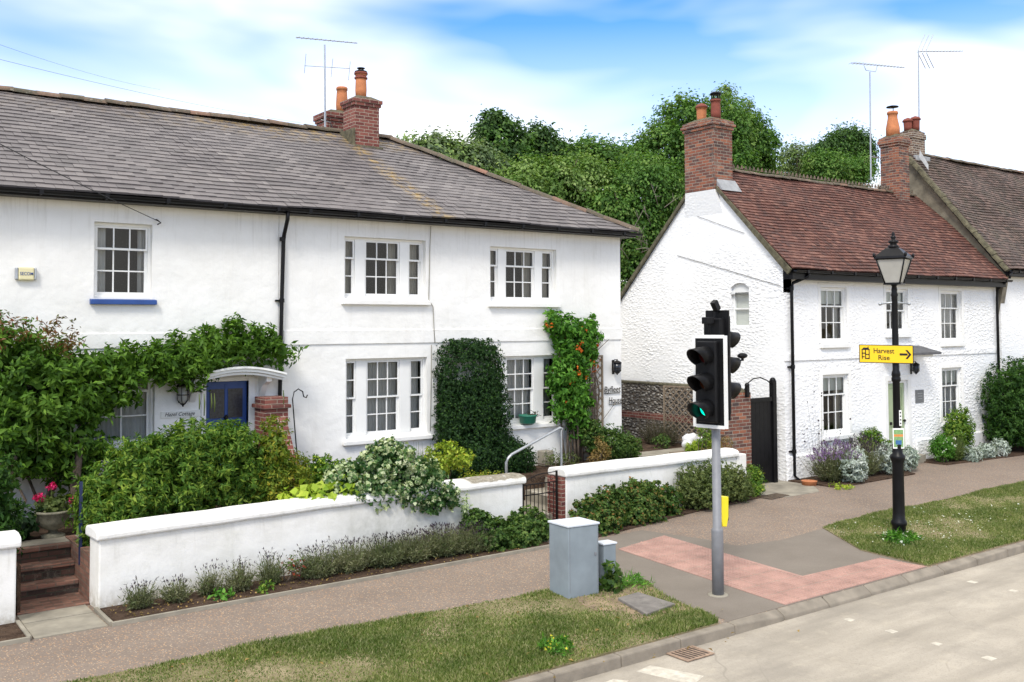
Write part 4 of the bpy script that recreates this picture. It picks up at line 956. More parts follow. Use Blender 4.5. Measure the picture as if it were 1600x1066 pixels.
def pot(st, c, z, h, r0, r1, m_='pot', rim=True, cowl=None, bulge=0):
    p = MB(); pr = [(r0, 0), (r0 * 1.0 + bulge, h * .35), (r1 + bulge * .6, h * .75), (r1, h * .88)]
    pr += [(r1 * 1.14, h * .89), (r1 * 1.16, h * .96), (r1 * 1.02, h), (r1 * .8, h), (r1 * .8, h - .1)] if rim else [(r1, h), (r1 * .8, h), (r1 * .8, h - .1)]
    p.lathe((c[0], c[1], z), pr, 20); o = p.build('chimney_pot', m_, st)
    if cowl:
        q = MB()
        if cowl == 'flat':
            q.lathe((c[0], c[1], z + h), [(r1 * 1.2, 0), (r1 * 1.25, .03), (r1 * .8, .05), (r1 * .5, .05)], 16); q.lathe((c[0], c[1], z + h + .09), [(r1 * .5, 0), (r1 * .8, .01), (r1 * .8, .02), (r1 * .2, .035)], 16)
            for a in range(4): q.cyl((c[0] + r1 * .5 * math.cos(a * 1.57), c[1] + r1 * .5 * math.sin(a * 1.57), z + h + .03), (c[0] + r1 * .5 * math.cos(a * 1.57), c[1] + r1 * .5 * math.sin(a * 1.57), z + h + .1), .012)
        elif cowl == 'cage':
            q.lathe((c[0], c[1], z + h), [(r1 * 1.08, -.02), (r1 * 1.1, .01), (r1 * .9, .012)], 16)
            for a in range(6): t_ = a * math.pi / 3 + .3; q.cyl((c[0] + r1 * .9 * math.cos(t_), c[1] + r1 * .9 * math.sin(t_), z + h), (c[0] + r1 * .9 * math.cos(t_), c[1] + r1 * .9 * math.sin(t_), z + h + .13), .013)
            q.lathe((c[0], c[1], z + h + .12), [(r1 * 1.2, 0), (r1 * 1.22, .03), (r1 * .8, .06), (.02, .08)], 18)
        elif cowl == 'hat':
            q.cyl((c[0] + .04, c[1], z + h), (c[0] + .04, c[1], z + h + .14), .012); q.lathe((c[0], c[1], z + h + .13), [(r1 * 1.3, 0), (r1 * 1.2, .025), (r1 * .5, .05), (.02, .06)], 18)
        elif cowl == 'dome':
            q.lathe((c[0], c[1], z + h), [(r1 * 1.25, -.03), (r1 * 1.25, .01), (r1 * .9, .06), (.02, .1)], 18)
        q.build('cowl', 'blackm' if cowl != 'dome' else 'potd', o)
    return o
s1, z = stack('chimney', byf, 10.0, 10.62, 19.55, 20.12, 7.2, 8.55, 'brick_l', ((.035, .075), (.06, .09)))
pot(s1, (10.3, 19.83), z - .03, .62, .12, .115, 'pot', True, 'flat', .012)
p = MB(); p.lathe((10.3, 19.83, z + .44), [(.125, 0), (.15, .01), (.15, .04), (.125, .05), (.125, .1), (.155, .11), (.155, .15), (.12, .16)], 18); p.build('pot_collar', 'potd', s1)
f = MB(); f.box(9.93, 10.69, 19.47, 19.54, 7.50, 7.64); f.box(9.93, 9.995, 19.5, 20.2, 7.5, 8.02); f.build('flashing', 'moss', s1, bevel=.02)
s2, z = stack('chimney', byf, 9.95, 10.7, 20.85, 21.45, 7.0, 8.42, 'brick_l', ((.03, .07), (.06, .14)))
pot(s2, (10.45, 21.1), z - .04, .66, .13, .12, 'pot', True, None, .015)

# ---- fixtures on the left terrace (things of their own)
t = thing('alarm_box', (2.81, YF, 4.4), 'cream alarm box with dark ends on the white wall, left of the upper cottage window', 'alarm box')
m = MB(); m.box(2.71, 2.93, YF - .075, YF, 4.3, 4.5); m.build('case', 'cream', t, bevel=.02)
m = MB(); m.box(2.665, 2.709, YF - .07, YF, 4.305, 4.495); m.build('end_cap', 'galv', t, bevel=.015); m = MB(); m.box(2.931, 2.965, YF - .07, YF, 4.305, 4.495); m.build('end_cap', 'galv', t, bevel=.015)
m = MB(); text_mesh(m, 'SECOM', (2.82, YF - .077, 4.4), (1, 0, 0), (0, 0, 1), .05, .185, bold=.01); m.build('lettering', 'blue', t, fix=False)
t = thing('name_plate', (5.19, YF, 2.1), 'grey timber house name plate with black script between lantern and blue door', 'name plate')
m = MB(); m.box(4.88, 5.51, YF - .02, YF, 2.055, 2.165); m.build('board', simple('grey plate', (.74, .74, .70), .7, .1, 6), t, bevel=.004)
m = MB(); text_mesh(m, 'Hazel Cottage', (5.19, YF - .0225, 2.108), (1, 0, 0), (0, 0, 1), .085, .5, shear=.35, bold=.006); m.build('lettering', 'signk', t, fix=False)
def lantern(c, w, h, label, arm=False):
    t = thing('wall_lantern', c, label, 'wall lantern'); x, y, z = c
    m = MB(); m.box(x - .035, x + .035, y - .012, y, z - .16, z + .16); m.tube([(x, y - .01, z + .1), (x, y - .06, z + .17), (x, y - .13, z + .17), (x, y - .14, z + .12)], .01, 6)
    if arm: m.tube([(x, y - .01, z - .08), (x, y - .07, z - .04), (x, y - .12, z - .03)], .009, 6)
    m.build('bracket', 'iron', t)
    b = MB(); cy = y - .14; K = 6; r = w / 2
    for k in range(K):
        a = 2 * math.pi * k / K; b.tube([(x + r * math.cos(a), cy + r * math.sin(a), z + h * .32), (x + r * .95 * math.cos(a), cy + r * .95 * math.sin(a), z - h * .25), (x + r * .3 * math.cos(a), cy + r * .3 * math.sin(a), z - h * .45)], .006, 5)
    b.lathe((x, cy, z), [(r * 1.15, h * .30), (r * 1.1, h * .34), (r * .5, h * .44), (.012, h * .5), (.016, h * .54), (0, h * .58)], 12); b.lathe((x, cy, z), [(0, -h * .56), (.014, -h * .52), (.02, -h * .47), (r * .4, -h * .43), (r * .4, -h * .40)], 10)
    b.lathe((x, cy, z), [(r * 1.02, -h * .06), (r * 1.04, -h * .04), (r * 1.02, -h * .02)], 12); b.build('cage', 'iron', t)
    g_ = MB(); g_.lathe((x, cy, z), [(r * .3, -h * .42), (r * .88, -h * .24), (r * .92, h * .3)], 10); g_.build('lamp_glass', 'pane_dark' if arm else 'lantern_glass', t)
lantern((5.2, YF, 2.46), .2, .4, 'black caged lantern hanging by the wisteria, left of the blue door')
lantern((14.95, YF, 2.62), .19, .32, 'small black lantern above the black script name near the house corner', True)
t = MB(); text_mesh(t, 'Byfleet', (14.90, YF - .03, 2.10), (1, 0, 0), (0, 0, 1), .18, .50, shear=.15, bold=.008, depth=.006); text_mesh(t, 'House', (14.98, YF - .03, 1.87), (1, 0, 0), (0, 0, 1), .14, .40, shear=.15, bold=.008, depth=.006)
t.box(14.66, 15.14, YF - .028, YF - .016, 2.025, 2.04); t.box(14.8, 15.18, YF - .028, YF - .016, 1.775, 1.79); t.box(14.82, 14.83, YF - .028, YF, 2.03, 2.04); t.box(15.0, 15.01, YF - .028, YF, 1.78, 1.79)
o = t.build('name_lettering', 'iron', origin=(14.8, YF, 2.0), fix=False); tag(o, 'black wrought iron script house name fixed below the small lantern', 'house name')
m = MB(); m.tube([(7.2, 16.1, .6), (7.1, 16.1, 1.5), (7.03, 16.1, 2.3), (7.06, 16.1, 2.42), (7.14, 16.1, 2.47), (7.22, 16.1, 2.42), (7.24, 16.1, 2.33), (7.29, 16.1, 2.31), (7.31, 16.1, 2.36)], .011, 7)
o = m.build('shepherd_hook', 'iron', origin=(7.2, 16.1, .6)); tag(o, 'thin black iron shepherd hook standing right of the brick pier', 'plant hook')
# planter on the sill
t = thing('window_planter', (12.45, 16.42, 1.52), 'round green plastic planter on the lower right window sill', 'planter')
m = MB(); m.lathe((12.45, 16.42, 1.505), [(.13, 0), (.165, .02), (.185, .15), (.2, .16), (.2, .185), (.18, .185), (.17, .1)], 20); m.build('tub', 'planter', t)
SEED[0] += 1; V = clump_leaves(np.random.default_rng(5), [(12.55, 16.40, 1.70, .14, .1, .03)], 90, .07, .02, 16, .05, up=.1, droop=.4); mesh_np('plant', V, 4, 'lf_twig', None, t)
# trellis with frame
def trellis(c0, u, w, h, label, sp=.16, mt='wood', top=0.0):
    t = thing('trellis', c0, label, 'trellis'); u = Vector(u).normalized(); n = u.cross(Vector((0, 0, 1))); c0 = Vector(c0)
    f = MB(); 
    for s_ in (0, w): f.obox(c0 + u * s_ + Vector((0, 0, h / 2)), u, n, (0, 0, 1), .02, .016, h / 2)
    for z_ in (0.02, h - .02): f.obox(c0 + u * w / 2 + Vector((0, 0, z_)), u, n, (0, 0, 1), w / 2, .0155, .018)
    f.build('frame', mt, t)
    l = MB()
    for sgn, off in ((1, .006), (-1, -.006)):
        k = -h
        while k < w + h:
            # line x = k + sgn*z
            zs = []
            a, b = (0 - k) / sgn, (w - k) / sgn; lo, hi = max(0, min(a, b)), min(h, max(a, b))
            if hi - lo > .05:
                p0 = c0 + u * (k + sgn * lo) + Vector((0, 0, lo)) + n * off; p1 = c0 + u * (k + sgn * hi) + Vector((0, 0, hi)) + n * off; d_ = (p1 - p0).normalized()
                l.obox((p0 + p1) / 2, d_, n, d_.cross(n), (p1 - p0).length / 2, .005, .011)
            k += sp
        pass
    l.build('lattice', mt, t)
    return t
trellis((13.75, 16.42, .75), (1, 0, 0), .8, 2.15, 'tall brown lattice trellis behind the orange flowered climber', .17)
trellis((17.62, 17.55, .7), (0.25, -1, 0), .95, 1.35, 'leaning wooden lattice trellis against the dark flint wall', .17)
# handrail, iron gate
m = MB(); m.tube([(10.86, 15.0, .1), (10.86, 15.0, .98), (10.90, 15.0, 1.06), (10.98, 15.0, 1.12), (12.17, 15.0, 1.55), (12.22, 15.0, 1.53), (12.22, 15.0, 1.44)], .028, 10); m.cyl((12.2, 15.0, .55), (12.2, 15.0, 1.5), .024)
o = m.build('handrail', 'galv', origin=(11.5, 15, .6)); tag(o, 'bent galvanised steel handrail rising beside the garden steps', 'handrail')
t = thing('garden_gate', (10.5, 13.55, 0), 'small black wrought iron gate with scrolled top between the white walls', 'gate')
m = MB(); x0, x1 = 10.13, 10.9; Yg = 13.52
m.box(x0, x0 + .022, Yg - .012, Yg + .012, .06, .98); m.box(x1 - .03, x1, Yg - .015, Yg + .015, .04, 1.0)
for z_ in (.1, .62, .80): m.box(x0 + .022, x1 - .03, Yg - .008, Yg + .008, z_, z_ + .018)
m.tube([(x0, Yg, .82), (x0 + .15, Yg, .92), (x0 + .36, Yg, .97), (x1 - .1, Yg, .98), (x1, Yg, .99)], .009, 6); m.build('gate_frame', 'iron', t)
for i in range(1, 9): m = MB(); xx = x0 + i * (x1 - x0) / 9; m.cyl((xx, Yg, .1), (xx, Yg, .81), .0075, n=6); m.build('bar', 'iron', t)
m = MB()
for cx, s_ in ((10.36, 1), (10.58, -1), (10.78, 1)):
    m = MB(); m.tube([(cx + s_ * .07 * math.cos(a) * (1 - a / 9), Yg, .885 + .055 * math.sin(a) * (1 - a / 9)) for a in [i * .55 for i in range(12)]], .006, 5); m.build('scroll', 'iron', t)

# ================================================================== RIGHT COTTAGE
YR = 14.3; XG = 18.22
rc = thing('brick_roofed_cottage', (22.5, YR, 0), 'white painted flint cottage with red clay tiled roof and pale green door', 'cottage')
W1, W2, W3, W4, W5 = (19.6, 20.62, 3.12, 4.45), (22.28, 23.26, 3.34, 4.46), (24.83, 25.88, 3.07, 4.46), (19.62, 20.64, .93, 2.36), (24.80, 25.80, .93, 2.37)
DR = (22.25, 23.15, .22, 2.12)
m = MB(); wall_cells(m, XG, 27.75, -.02, 4.66, YR, .3, [W1, W2, W3, W4, W5, DR])
# gable wall with its small arched window recess
GW = (15.30, 15.86, 3.50, 4.46)
wall_cells(m, YR + .3, 21.2, -.02, 4.3, XG, .3, [(15.30, 15.86, 3.50, 4.3)], 'X', True)
m.build('wall', 'cobble', rc)
m = MB(); a = [(14.3, 4.3), (15.30, 4.3), (15.30, 4.46), (15.44, 4.55), (15.58, 4.575), (15.72, 4.55), (15.86, 4.46), (15.86, 4.3), (19.85, 4.3), (17.25, 6.92), (16.25, 6.92), (14.3, 4.98)]
m.prismX(a, XG + .001, XG + .3); m.build('gable', 'cobble', rc)
m = MB(); m.box(XG + .3, 27.7, 20.0, 20.2, 0, 4.2); m.box(XG + .5, 27.6, YR + .8, YR + .85, 0, 4.6); m.build('dark_backing', 'dark', rc)
m = MB(); m.box(XG - .03, 21.95, YR - .07, YR + .001, -.02, .56); m.box(23.45, 27.75, YR - .07, YR + .001, -.02, .56); m.build('plinth', 'cobble', rc, bevel=.03)
m = MB(); m.box(XG - .002, 27.75, YR - .03, YR + .001, 2.72, 2.90); m.build('string_course', 'cobble', rc, bevel=.012)
for i, (w, cu, bl, rt, rbm) in enumerate(((W1, ((.72, .95),), .26, 1, 2), (W2, ((.05, .3), (.7, .95)), .3, 1, 1), (W3, ((.04, .96),), 0, 1, 2), (W4, ((.04, .28), (.68, .96)), .24, 1, 2), (W5, ((.3, .96),), .25, 1, 2))):
    sash(rc, *w, YR, .06, ((0, 1, 3, rt, rbm),), cu, .12, 'white', 'curt' if i != 3 else 'curt2', bl)
    s = MB(); e = .1
    for (a_, b_, c_, d_) in ((w[0] - e, w[0], w[2], w[3] + e), (w[1], w[1] + e, w[2], w[3] + e), (w[0], w[1], w[3], w[3] + e)): s.box(a_, b_, YR - .018, YR + .002, c_, d_)
    s.build('window_surround', 'wall', rc, bevel=.006)
# gable window
g_ = MB(); xg = XG + .08
g_.box(xg, xg + .06, 15.31, 15.36, 3.5, 4.5); g_.box(xg, xg + .06, 15.80, 15.85, 3.5, 4.5); g_.box(xg, xg + .06, 15.36, 15.80, 3.5, 3.56); g_.box(xg, xg + .06, 15.36, 15.80, 4.34, 4.565); g_.box(xg, xg + .06, 15.36, 15.80, 3.93, 3.965)
o = g_.build('window', 'white', rc); g_ = MB(); g_.quad((xg + .03, 15.36, 3.5), (xg + .03, 15.8, 3.5), (xg + .03, 15.8, 4.4), (xg + .03, 15.36, 4.4)); g_.build('pane', 'glass', o, fix=False)
g_ = MB(); g_.box(xg + .08, xg + .09, 15.34, 15.82, 3.5, 4.4); g_.build('blind', 'blind', o)
# door
d = MB(); d.box(22.252, 22.33, YR + .02, YR + .14, .22, 2.12); d.box(23.07, 23.148, YR + .02, YR + .14, .22, 2.12); d.box(22.33, 23.07, YR + .02, YR + .14, 2.05, 2.12); d.box(22.12, 22.249, YR - .04, YR + .02, .0, 2.26); d.box(23.151, 23.28, YR - .04, YR + .02, 0, 2.26); d.box(22.25, 23.15, YR - .04, YR + .02, 2.121, 2.26); d.build('door_frame', 'white', rc, bevel=.005)
d = MB(); d.box(22.331, 23.069, YR + .06, YR + .11, .25, 2.049)
for (a_, b_) in ((22.331, 22.42), (22.66, 22.74), (22.98, 23.069)): d.box(a_, b_, YR + .045, YR + .06, .25, 2.049)
for z_ in (.25, .95, 1.93): d.box(22.42, 22.98, YR + .046, YR + .0595, z_, z_ + .12)
do = d.build('door', 'sage', rc, bevel=.004)
d = MB(); d.sphere((23.02, YR + .0, 1.08), .035); d.cyl((23.02, YR + .0, 1.08), (23.02, YR + .05, 1.08), .012); d.box(22.42, 22.5, YR + .02, YR + .05, 1.0, 1.07); d.build('door_knob', 'iron', do)
d = MB(); d.box(21.95, 23.5, YR - .28, YR - .0, 0, .2); d.build('door_step', 'conc', rc, bevel=.01)
d = MB(); d.add([(21.95, YR - .62, 2.78), (23.75, YR - .62, 2.78), (23.75, YR, 2.93), (21.95, YR, 2.93), (21.95, YR - .62, 2.84), (23.75, YR - .62, 2.84), (23.75, YR, 3.0), (21.95, YR, 3.0)], [(0, 3, 2, 1), (4, 5, 6, 7), (0, 1, 5, 4), (2, 3, 7, 6), (0, 4, 7, 3), (1, 2, 6, 5)])
do = d.build('door_canopy', 'felt', rc); d = MB(); d.box(22.02, 23.55, YR - .50, YR, 2.72, 2.775); d.build('canopy_frame', 'white', do)
# roof
rg = random.Random(31); E2, R2 = (14.0, 4.83), (16.70, 7.50)
m = MB(); m.prismX([(E2[0] + .05, E2[1] - .04), (16.7, R2[1] - .05), (20.35, 3.72), (20.35, 3.64), (16.7, R2[1] - .13), (E2[0] + .05, E2[1] - .12)], XG - .04, 27.85); rr = m.build('roof', 'blackm', rc)
m = MB(); tile_field(m, XG - .07, 27.85, E2, R2, 33, .165, .03, rg, None, .02, .004); m.build('roof_tiles', 'tile', rr, fix=False)
m = MB(); ridge_run(m, (18.95, 16.7, 7.53), (27.6, 16.7, 7.53), .12, .32, rg)
x = 19.0
while x < 27.5: m.add([(x, 16.69, 7.6), (x + .1, 16.69, 7.6), (x + .05, 16.69, 7.7), (x, 16.72, 7.6), (x + .1, 16.72, 7.6), (x + .05, 16.72, 7.7)], [(0, 1, 2), (3, 4, 5), (0, 2, 5, 3), (1, 2, 5, 4)]); x += .16
m.build('ridge_tiles', 'ridge', rr, fix=False)
m = MB(); m.prismX([(E2[0] + .1, E2[1] - .13), (16.2, 6.87), (16.2, 6.99), (E2[0], E2[1] - .01)], XG - .1, XG - .045); m.prismX([(20.3, 3.68), (17.22, 6.79), (17.22, 6.91), (20.36, 3.78)], XG - .1, XG - .045); m.build('verge_mortar', 'moss', rr, bevel=.01)
m = MB(); m.box(XG, 27.8, 14.02, YR + .0, 4.60, 4.79); m.build('soffit', 'blackp', rc)
gutter(rc, XG + .0, 27.95, 13.95, 4.80, .9)
m = MB(); m.tube([(18.75, 13.97, 4.75), (18.72, 14.0, 4.66), (18.45, 14.2, 4.52), (18.42, 14.22, 4.4), (18.42, 14.22, 0.12), (18.42, 14.1, .03)], .038, 10)
for z_ in (4.35, 2.55, .62): m.cyl((18.42, 14.22, z_), (18.42, 14.22, z_ + .09), .052); m.box(18.32, 18.52, 14.25, 14.3, z_ + .02, z_ + .06)
m.build('downpipe', 'blackp', rc)
m = MB(); m.tube([(27.7, 13.97, 4.75), (27.66, 14.2, 4.55), (27.66, 14.22, 4.3), (27.66, 14.22, .1)], .038, 10); m.build('downpipe', 'blackp', rc)
s3, z = stack('chimney', rc, XG - .13, XG + .55, 16.22, 17.2, 6.9, 8.42, 'brick_r', ((.035, .08), (.07, .075), (.035, .08)))
pot(s3, (XG + .3, 17.0), z - .02, .42, .12, .125, 'pot', True, 'dome'); pot(s3, (XG + .33, 16.55), z, .52, .125, .115, 'potd', True, 'cage')
f = MB(); f.add([(XG - .05, 16.0, 6.86), (XG + .65, 16.0, 6.86), (XG + .65, 16.215, 7.16), (XG - .05, 16.215, 7.16), (XG - .05, 16.21, 6.9), (XG + .65, 16.21, 6.9)], [(0, 1, 2, 3), (0, 3, 4), (1, 5, 2)]); f.build('flashing', 'lead', s3, bevel=.02)
m = MB(); m.add([(XG - .125, 16.225, 6.899), (XG - .125, 17.195, 6.899), (XG, 17.35, 6.3), (XG, 16.05, 6.3), (XG + .2, 16.225, 6.899), (XG + .2, 17.195, 6.899)], [(0, 1, 2, 3), (0, 3, 4), (1, 5, 2), (0, 4, 5, 1)]); m.build('chimney_shoulder', 'cobble', s3)
s4, z = stack('chimney', rc, 26.35, 26.88, 16.38, 17.0, 7.0, 8.9, 'brick_r', ((.03, .08), (.06, .12), (.03, .08)))
pot(s4, (26.6, 16.72), z - .04, .78, .2, .14, 'pot', True, 'hat')
# plaque and door lantern
t = thing('name_plaque', (23.75, YR, 1.65), 'small grey slate plaque on the wall right of the pale green door', 'plaque')
m = MB(); m.box(23.52, 23.9, YR - .02, YR - .001, 1.5, 1.84); m.build('slab', 'stone', t, bevel=.004)
m = MB()
for k, z_ in enumerate((1.74, 1.67, 1.6)): m.box(23.6 + .02 * k, 23.84 - .015 * k, YR - .0225, YR - .0205, z_, z_ + .012)
m.build('inscription', 'galv', t)
lantern((23.35, YR, 2.42), .17, .3, 'black lantern under the flat canopy beside the pale green door', True)
# far right house
h3 = thing('tiled_house', (31, YR, 0), 'white house at the right edge with mossy brown clay tiled roof', 'house')
m = MB(); m.box(27.98, 42, YR - .02, 20, 0, 5.1); m.build('wall', 'cobble', h3)
m = MB(); m.prismX([(14.12, 5.0), (17.1, 8.78), (17.4, 8.6), (17.4, 3.5), (14.4, 3.5)], 27.96, 28.2); m.build('gable', simple('grey rendered gable', (.20, .175, .13), .95, .4, 3, .02), h3)
m = MB(); m.prismX([(17.4, 8.75), (23.0, 3.6), (23.0, 3.0), (17.4, 3.0)], 27.95, 28.19); m.build('rear_gable', 'wall', h3)
rg = random.Random(41); E3, R3 = (14.0, 5.12), (17.1, 8.92)
m = MB(); m.prismX([(E3[0] + .05, E3[1] - .05), (17.1, R3[1] - .06), (23.1, 3.45), (23.1, 3.36), (17.1, R3[1] - .2), (E3[0] + .05, E3[1] - .2)], 27.93, 42); rr = m.build('roof', 'blackm', h3)
m = MB(); tile_field(m, 27.9, 36.5, E3, R3, 42, .168, .03, rg, None, .03, .006); m.build('roof_tiles', 'tile_old', rr, fix=False)
m = MB(); ridge_run(m, (28.6, 17.1, 8.95), (42, 17.1, 8.95), .13, .4, rg); m.build('ridge_tiles', 'ridge', rr, fix=False)
m = MB(); ridge_run(m, (27.92, 14.0, 5.1), (27.92, 17.0, 8.78), .14, .3, rg, .8, -.02); m.build('mossy_verge', 'moss', rr, fix=False)
gutter(h3, 28.0, 42, 13.96, 5.08, .9); m = MB(); m.box(28, 42, 14.02, YR, 4.93, 5.05); m.build('soffit', 'blackp', h3)
m = MB(); m.tube([(28.06, 13.96, 5.05), (27.95, 13.98, 4.95), (27.93, 13.98, 4.85)], .035, 8); m.build('gutter_outlet', 'blackp', h3)
s5, z = stack('chimney', h3, 28.18, 28.86, 17.02, 17.5, 8.0, 9.42, 'brick_b', ((.03, .16), (.0, .08)))
pot(s5, (28.36, 17.3), z - .03, .32, .12, .13, 'potd', False, 'dome'); pot(s5, (28.62, 17.2), z, .36, .125, .135, 'potd', False, 'dome')
f = MB(); f.box(28.14, 28.95, 16.9, 17.015, 8.66, 8.86); f.add([(28.05, 16.75, 8.75), (28.14, 16.78, 9.0), (28.14, 16.5, 8.5), (28.05, 16.45, 8.3)], [(0, 1, 2, 3)]); f.build('flashing', 'lead', s5, bevel=.02)
# flint wall and brick pier, side gate
t = thing('flint_wall', (17.9, 18, .6), 'dark cobbled flint wall with a red brick band in the side passage', 'flint wall')
m = MB(); m.box(17.88, 18.18, 16.25, 26, .3, 2.02); m.build('flint_face', 'flint', t); m = MB(); m.box(17.87, 17.879, 16.25, 26, 1.12, 1.3); m.build('brick_band', 'brick_l', t, bevel=.003); m = MB(); m.box(17.86, 18.19, 16.25, 26, 2.021, 2.08); m.build('coping', 'moss', t, bevel=.02)
t = thing('gate_pier', (16.5, 14.4, 0), 'weathered brick pier with a mortar cap left of the tall black gate', 'brick pier')
m = MB(); m.box(16.1, 16.93, 14.2, 14.6, 0, 2.08); m.build('pier', 'brick_r', t, bevel=.012); m = MB(); m.add([(16.12, 14.22, 2.08), (16.91, 14.22, 2.08), (16.91, 14.58, 2.08), (16.12, 14.58, 2.08), (16.35, 14.34, 2.22), (16.68, 14.34, 2.22), (16.68, 14.46, 2.22), (16.35, 14.46, 2.22)], [(0, 1, 2, 3), (4, 5, 6, 7), (0, 1, 5, 4), (1, 2, 6, 5), (2, 3, 7, 6), (3, 0, 4, 7)]); m.build('pier_cap', 'moss', t, bevel=.02)
t = thing('side_gate', (17.4, 14.32, 0), 'tall black boarded side gate between the brick pier and the cottage', 'gate')
m = MB()
for i in range(6): m.box(16.94 + i * .14, 16.94 + (i + 1) * .14 - .004, 14.32, 14.35, .03, 1.93)
m.box(16.94, 17.775, 14.29, 14.319, 1.84, 1.93); m.build('board_panel', 'blackp', t)
m = MB(); m.box(17.78, 17.9, 14.27, 14.39, 0, 2.3); m.sphere((17.84, 14.33, 2.3), .07); m.build('gate_post', 'blackp', t, bevel=.01)
m = MB(); m.box(16.72, 16.8, 14.12, 14.199, 1.98, 2.22); m.sphere((16.76, 14.16, 2.24), .055); m.build('gate_post', 'blackp', t, bevel=.01)
m = MB(); m.tube([(16.78, 14.25, 2.14), (16.95, 14.3, 2.27), (17.15, 14.32, 2.36), (17.4, 14.32, 2.38), (17.62, 14.32, 2.31), (17.82, 14.32, 2.2)], .014, 6); m.build('arch_bar', 'iron', t)

# ================================================================== AERIALS, CABLES
def aerial(name, base, top, boom, label, rods=10, rl=.28, arms=None, mt='galv', refl=None):
    t = thing(name, base, label, 'aerial', 'aerials on the roofs')
    m = MB(); m.cyl(base, top, .026, .02, 8); m.build('mast', mt, t)
    b = MB(); p0, p1 = Vector(boom[0]), Vector(boom[1]); b.cyl(p0, p1, .012, n=6); d = (p1 - p0).normalized()
    b.build('boom', mt, t); sdv = d.cross(Vector((0, 0, 1))).normalized() if arms != 'v' else Vector((0, 0, 1))
    for i in range(rods):
        c = p0 + (p1 - p0) * ((i + .5) / rods); l_ = rl * (1 - .4 * i / rods); e = MB(); e.cyl(c - sdv * l_ / 2, c + sdv * l_ / 2, .006, n=5); e.build('element', mt, t)
    if refl:
        for s_ in (-1, 1):
            for k in range(3):
                a = p0 + Vector((0, 0, s_ * .05)) + d * (.25 * k); e = MB(); e.cyl(a, a + Vector((0, 0, s_ * .5)) + d * .42, .013, n=5); e.build('reflector', mt, t)
    return t
t = aerial('tv_aerial', (9.78, 20.6, 7.9), (9.76, 20.6, 10.12), ((9.05, 20.6, 10.17), (10.6, 20.6, 10.3)), 'tall aerial on the slate ridge left of the brick stacks', 14, .16)
m = MB(); m.cyl((9.26, 20.6, 9.55), (10.4, 20.6, 9.66), .008, n=6)
for x in (9.28, 9.95, 10.4): m.cyl((x - .03, 20.5, 9.8), (x + .02, 20.7, 9.4), .006, n=5)
m.build('cross_arm', 'galv', t)
m = MB(); m.tube([(9.68, 20.6, 8.35), (10.0, 20.8, 8.36), (10.1, 20.85, 8.2)], .012, 6); m.build('mast_bracket', 'galv', t)
t = aerial('tv_aerial', (26.0, 17.1, 7.9), (26.05, 17.1, 11.2), ((25.1, 17.1, 11.33), (27.9, 17.1, 11.62)), 'slender white aerial mast left of the orange chimney pot', 16, .3)
m = MB(); m.box(26.0, 26.4, 17.05, 17.1, 8.6, 8.63); m.build('mast_bracket', 'galv', t); m = MB(); m.tube([(25.75, 17.1, 11.36), (25.85, 17.1, 11.22), (26.35, 17.1, 11.25), (26.45, 17.1, 11.46)], .01, 6); m.build('boom_brace', 'galv', t)
t = aerial('tv_aerial', (28.65, 17.1, 8.8), (28.72, 17.1, 12.3), ((28.7, 17.1, 12.26), (31.4, 17.1, 12.72)), 'arrow shaped aerial on the mast behind the twin dark red pots', 14, .26, refl=True)
for c in t.children:
    if c.name.startswith('mast'): pass
m = MB(); m.box(28.6, 28.9, 17.08, 17.12, 9.1, 9.13); m.build('mast_bracket', 'galv', t)
def cable(p, q, sag, label, r=.006, n=14, name='overhead_cable'):
    p, q = Vector(tuple(p)), Vector(tuple(q)); m = MB(); m.tube([p.lerp(q, i / n) - Vector((0, 0, sag * 4 * (i / n) * (1 - i / n))) for i in range(n + 1)], r, 5)
    o = m.build(name, 'blackm', origin=p); tag(o, label, 'cable'); return o
cable((-7.0, 1.0, 7.6), (4.78, 16.46, 5.34), .25, 'thin black cable reaching the wall just above the blue silled window', .006)
c_ = MB(); c_.tube([(4.78, 16.5, 5.36), (4.78, 16.42, 5.34), (4.83, 16.42, 5.30), (4.78, 16.44, 5.27)], .012, 6); o = c_.build('cable_hook', 'iron', origin=(4.78, 16.5, 5.34)); tag(o, 'small iron cable hook above the blue silled window corner', 'hook')
p = onY(0, 93, 22); q = onY(470, 192, 30); cable(p, q, .1, 'upper faint wire crossing the sky above the slate roof', .0035)
p = onY(0, 70, 24); q = onY(250, 140, 34); cable(p, q, .1, 'highest faint wire at the top left of the sky', .003)
cable((XG - .02, 17.6, 5.35), (XG - .02, 14.35, 4.45), .0, 'thin cable slanting across the white gable above its small window', .006)
cable((XG - .02, 16.9, 6.3), (XG - .02, 15.4, 5.75), .0, 'short thin cable high on the white gable below the chimney', .005)

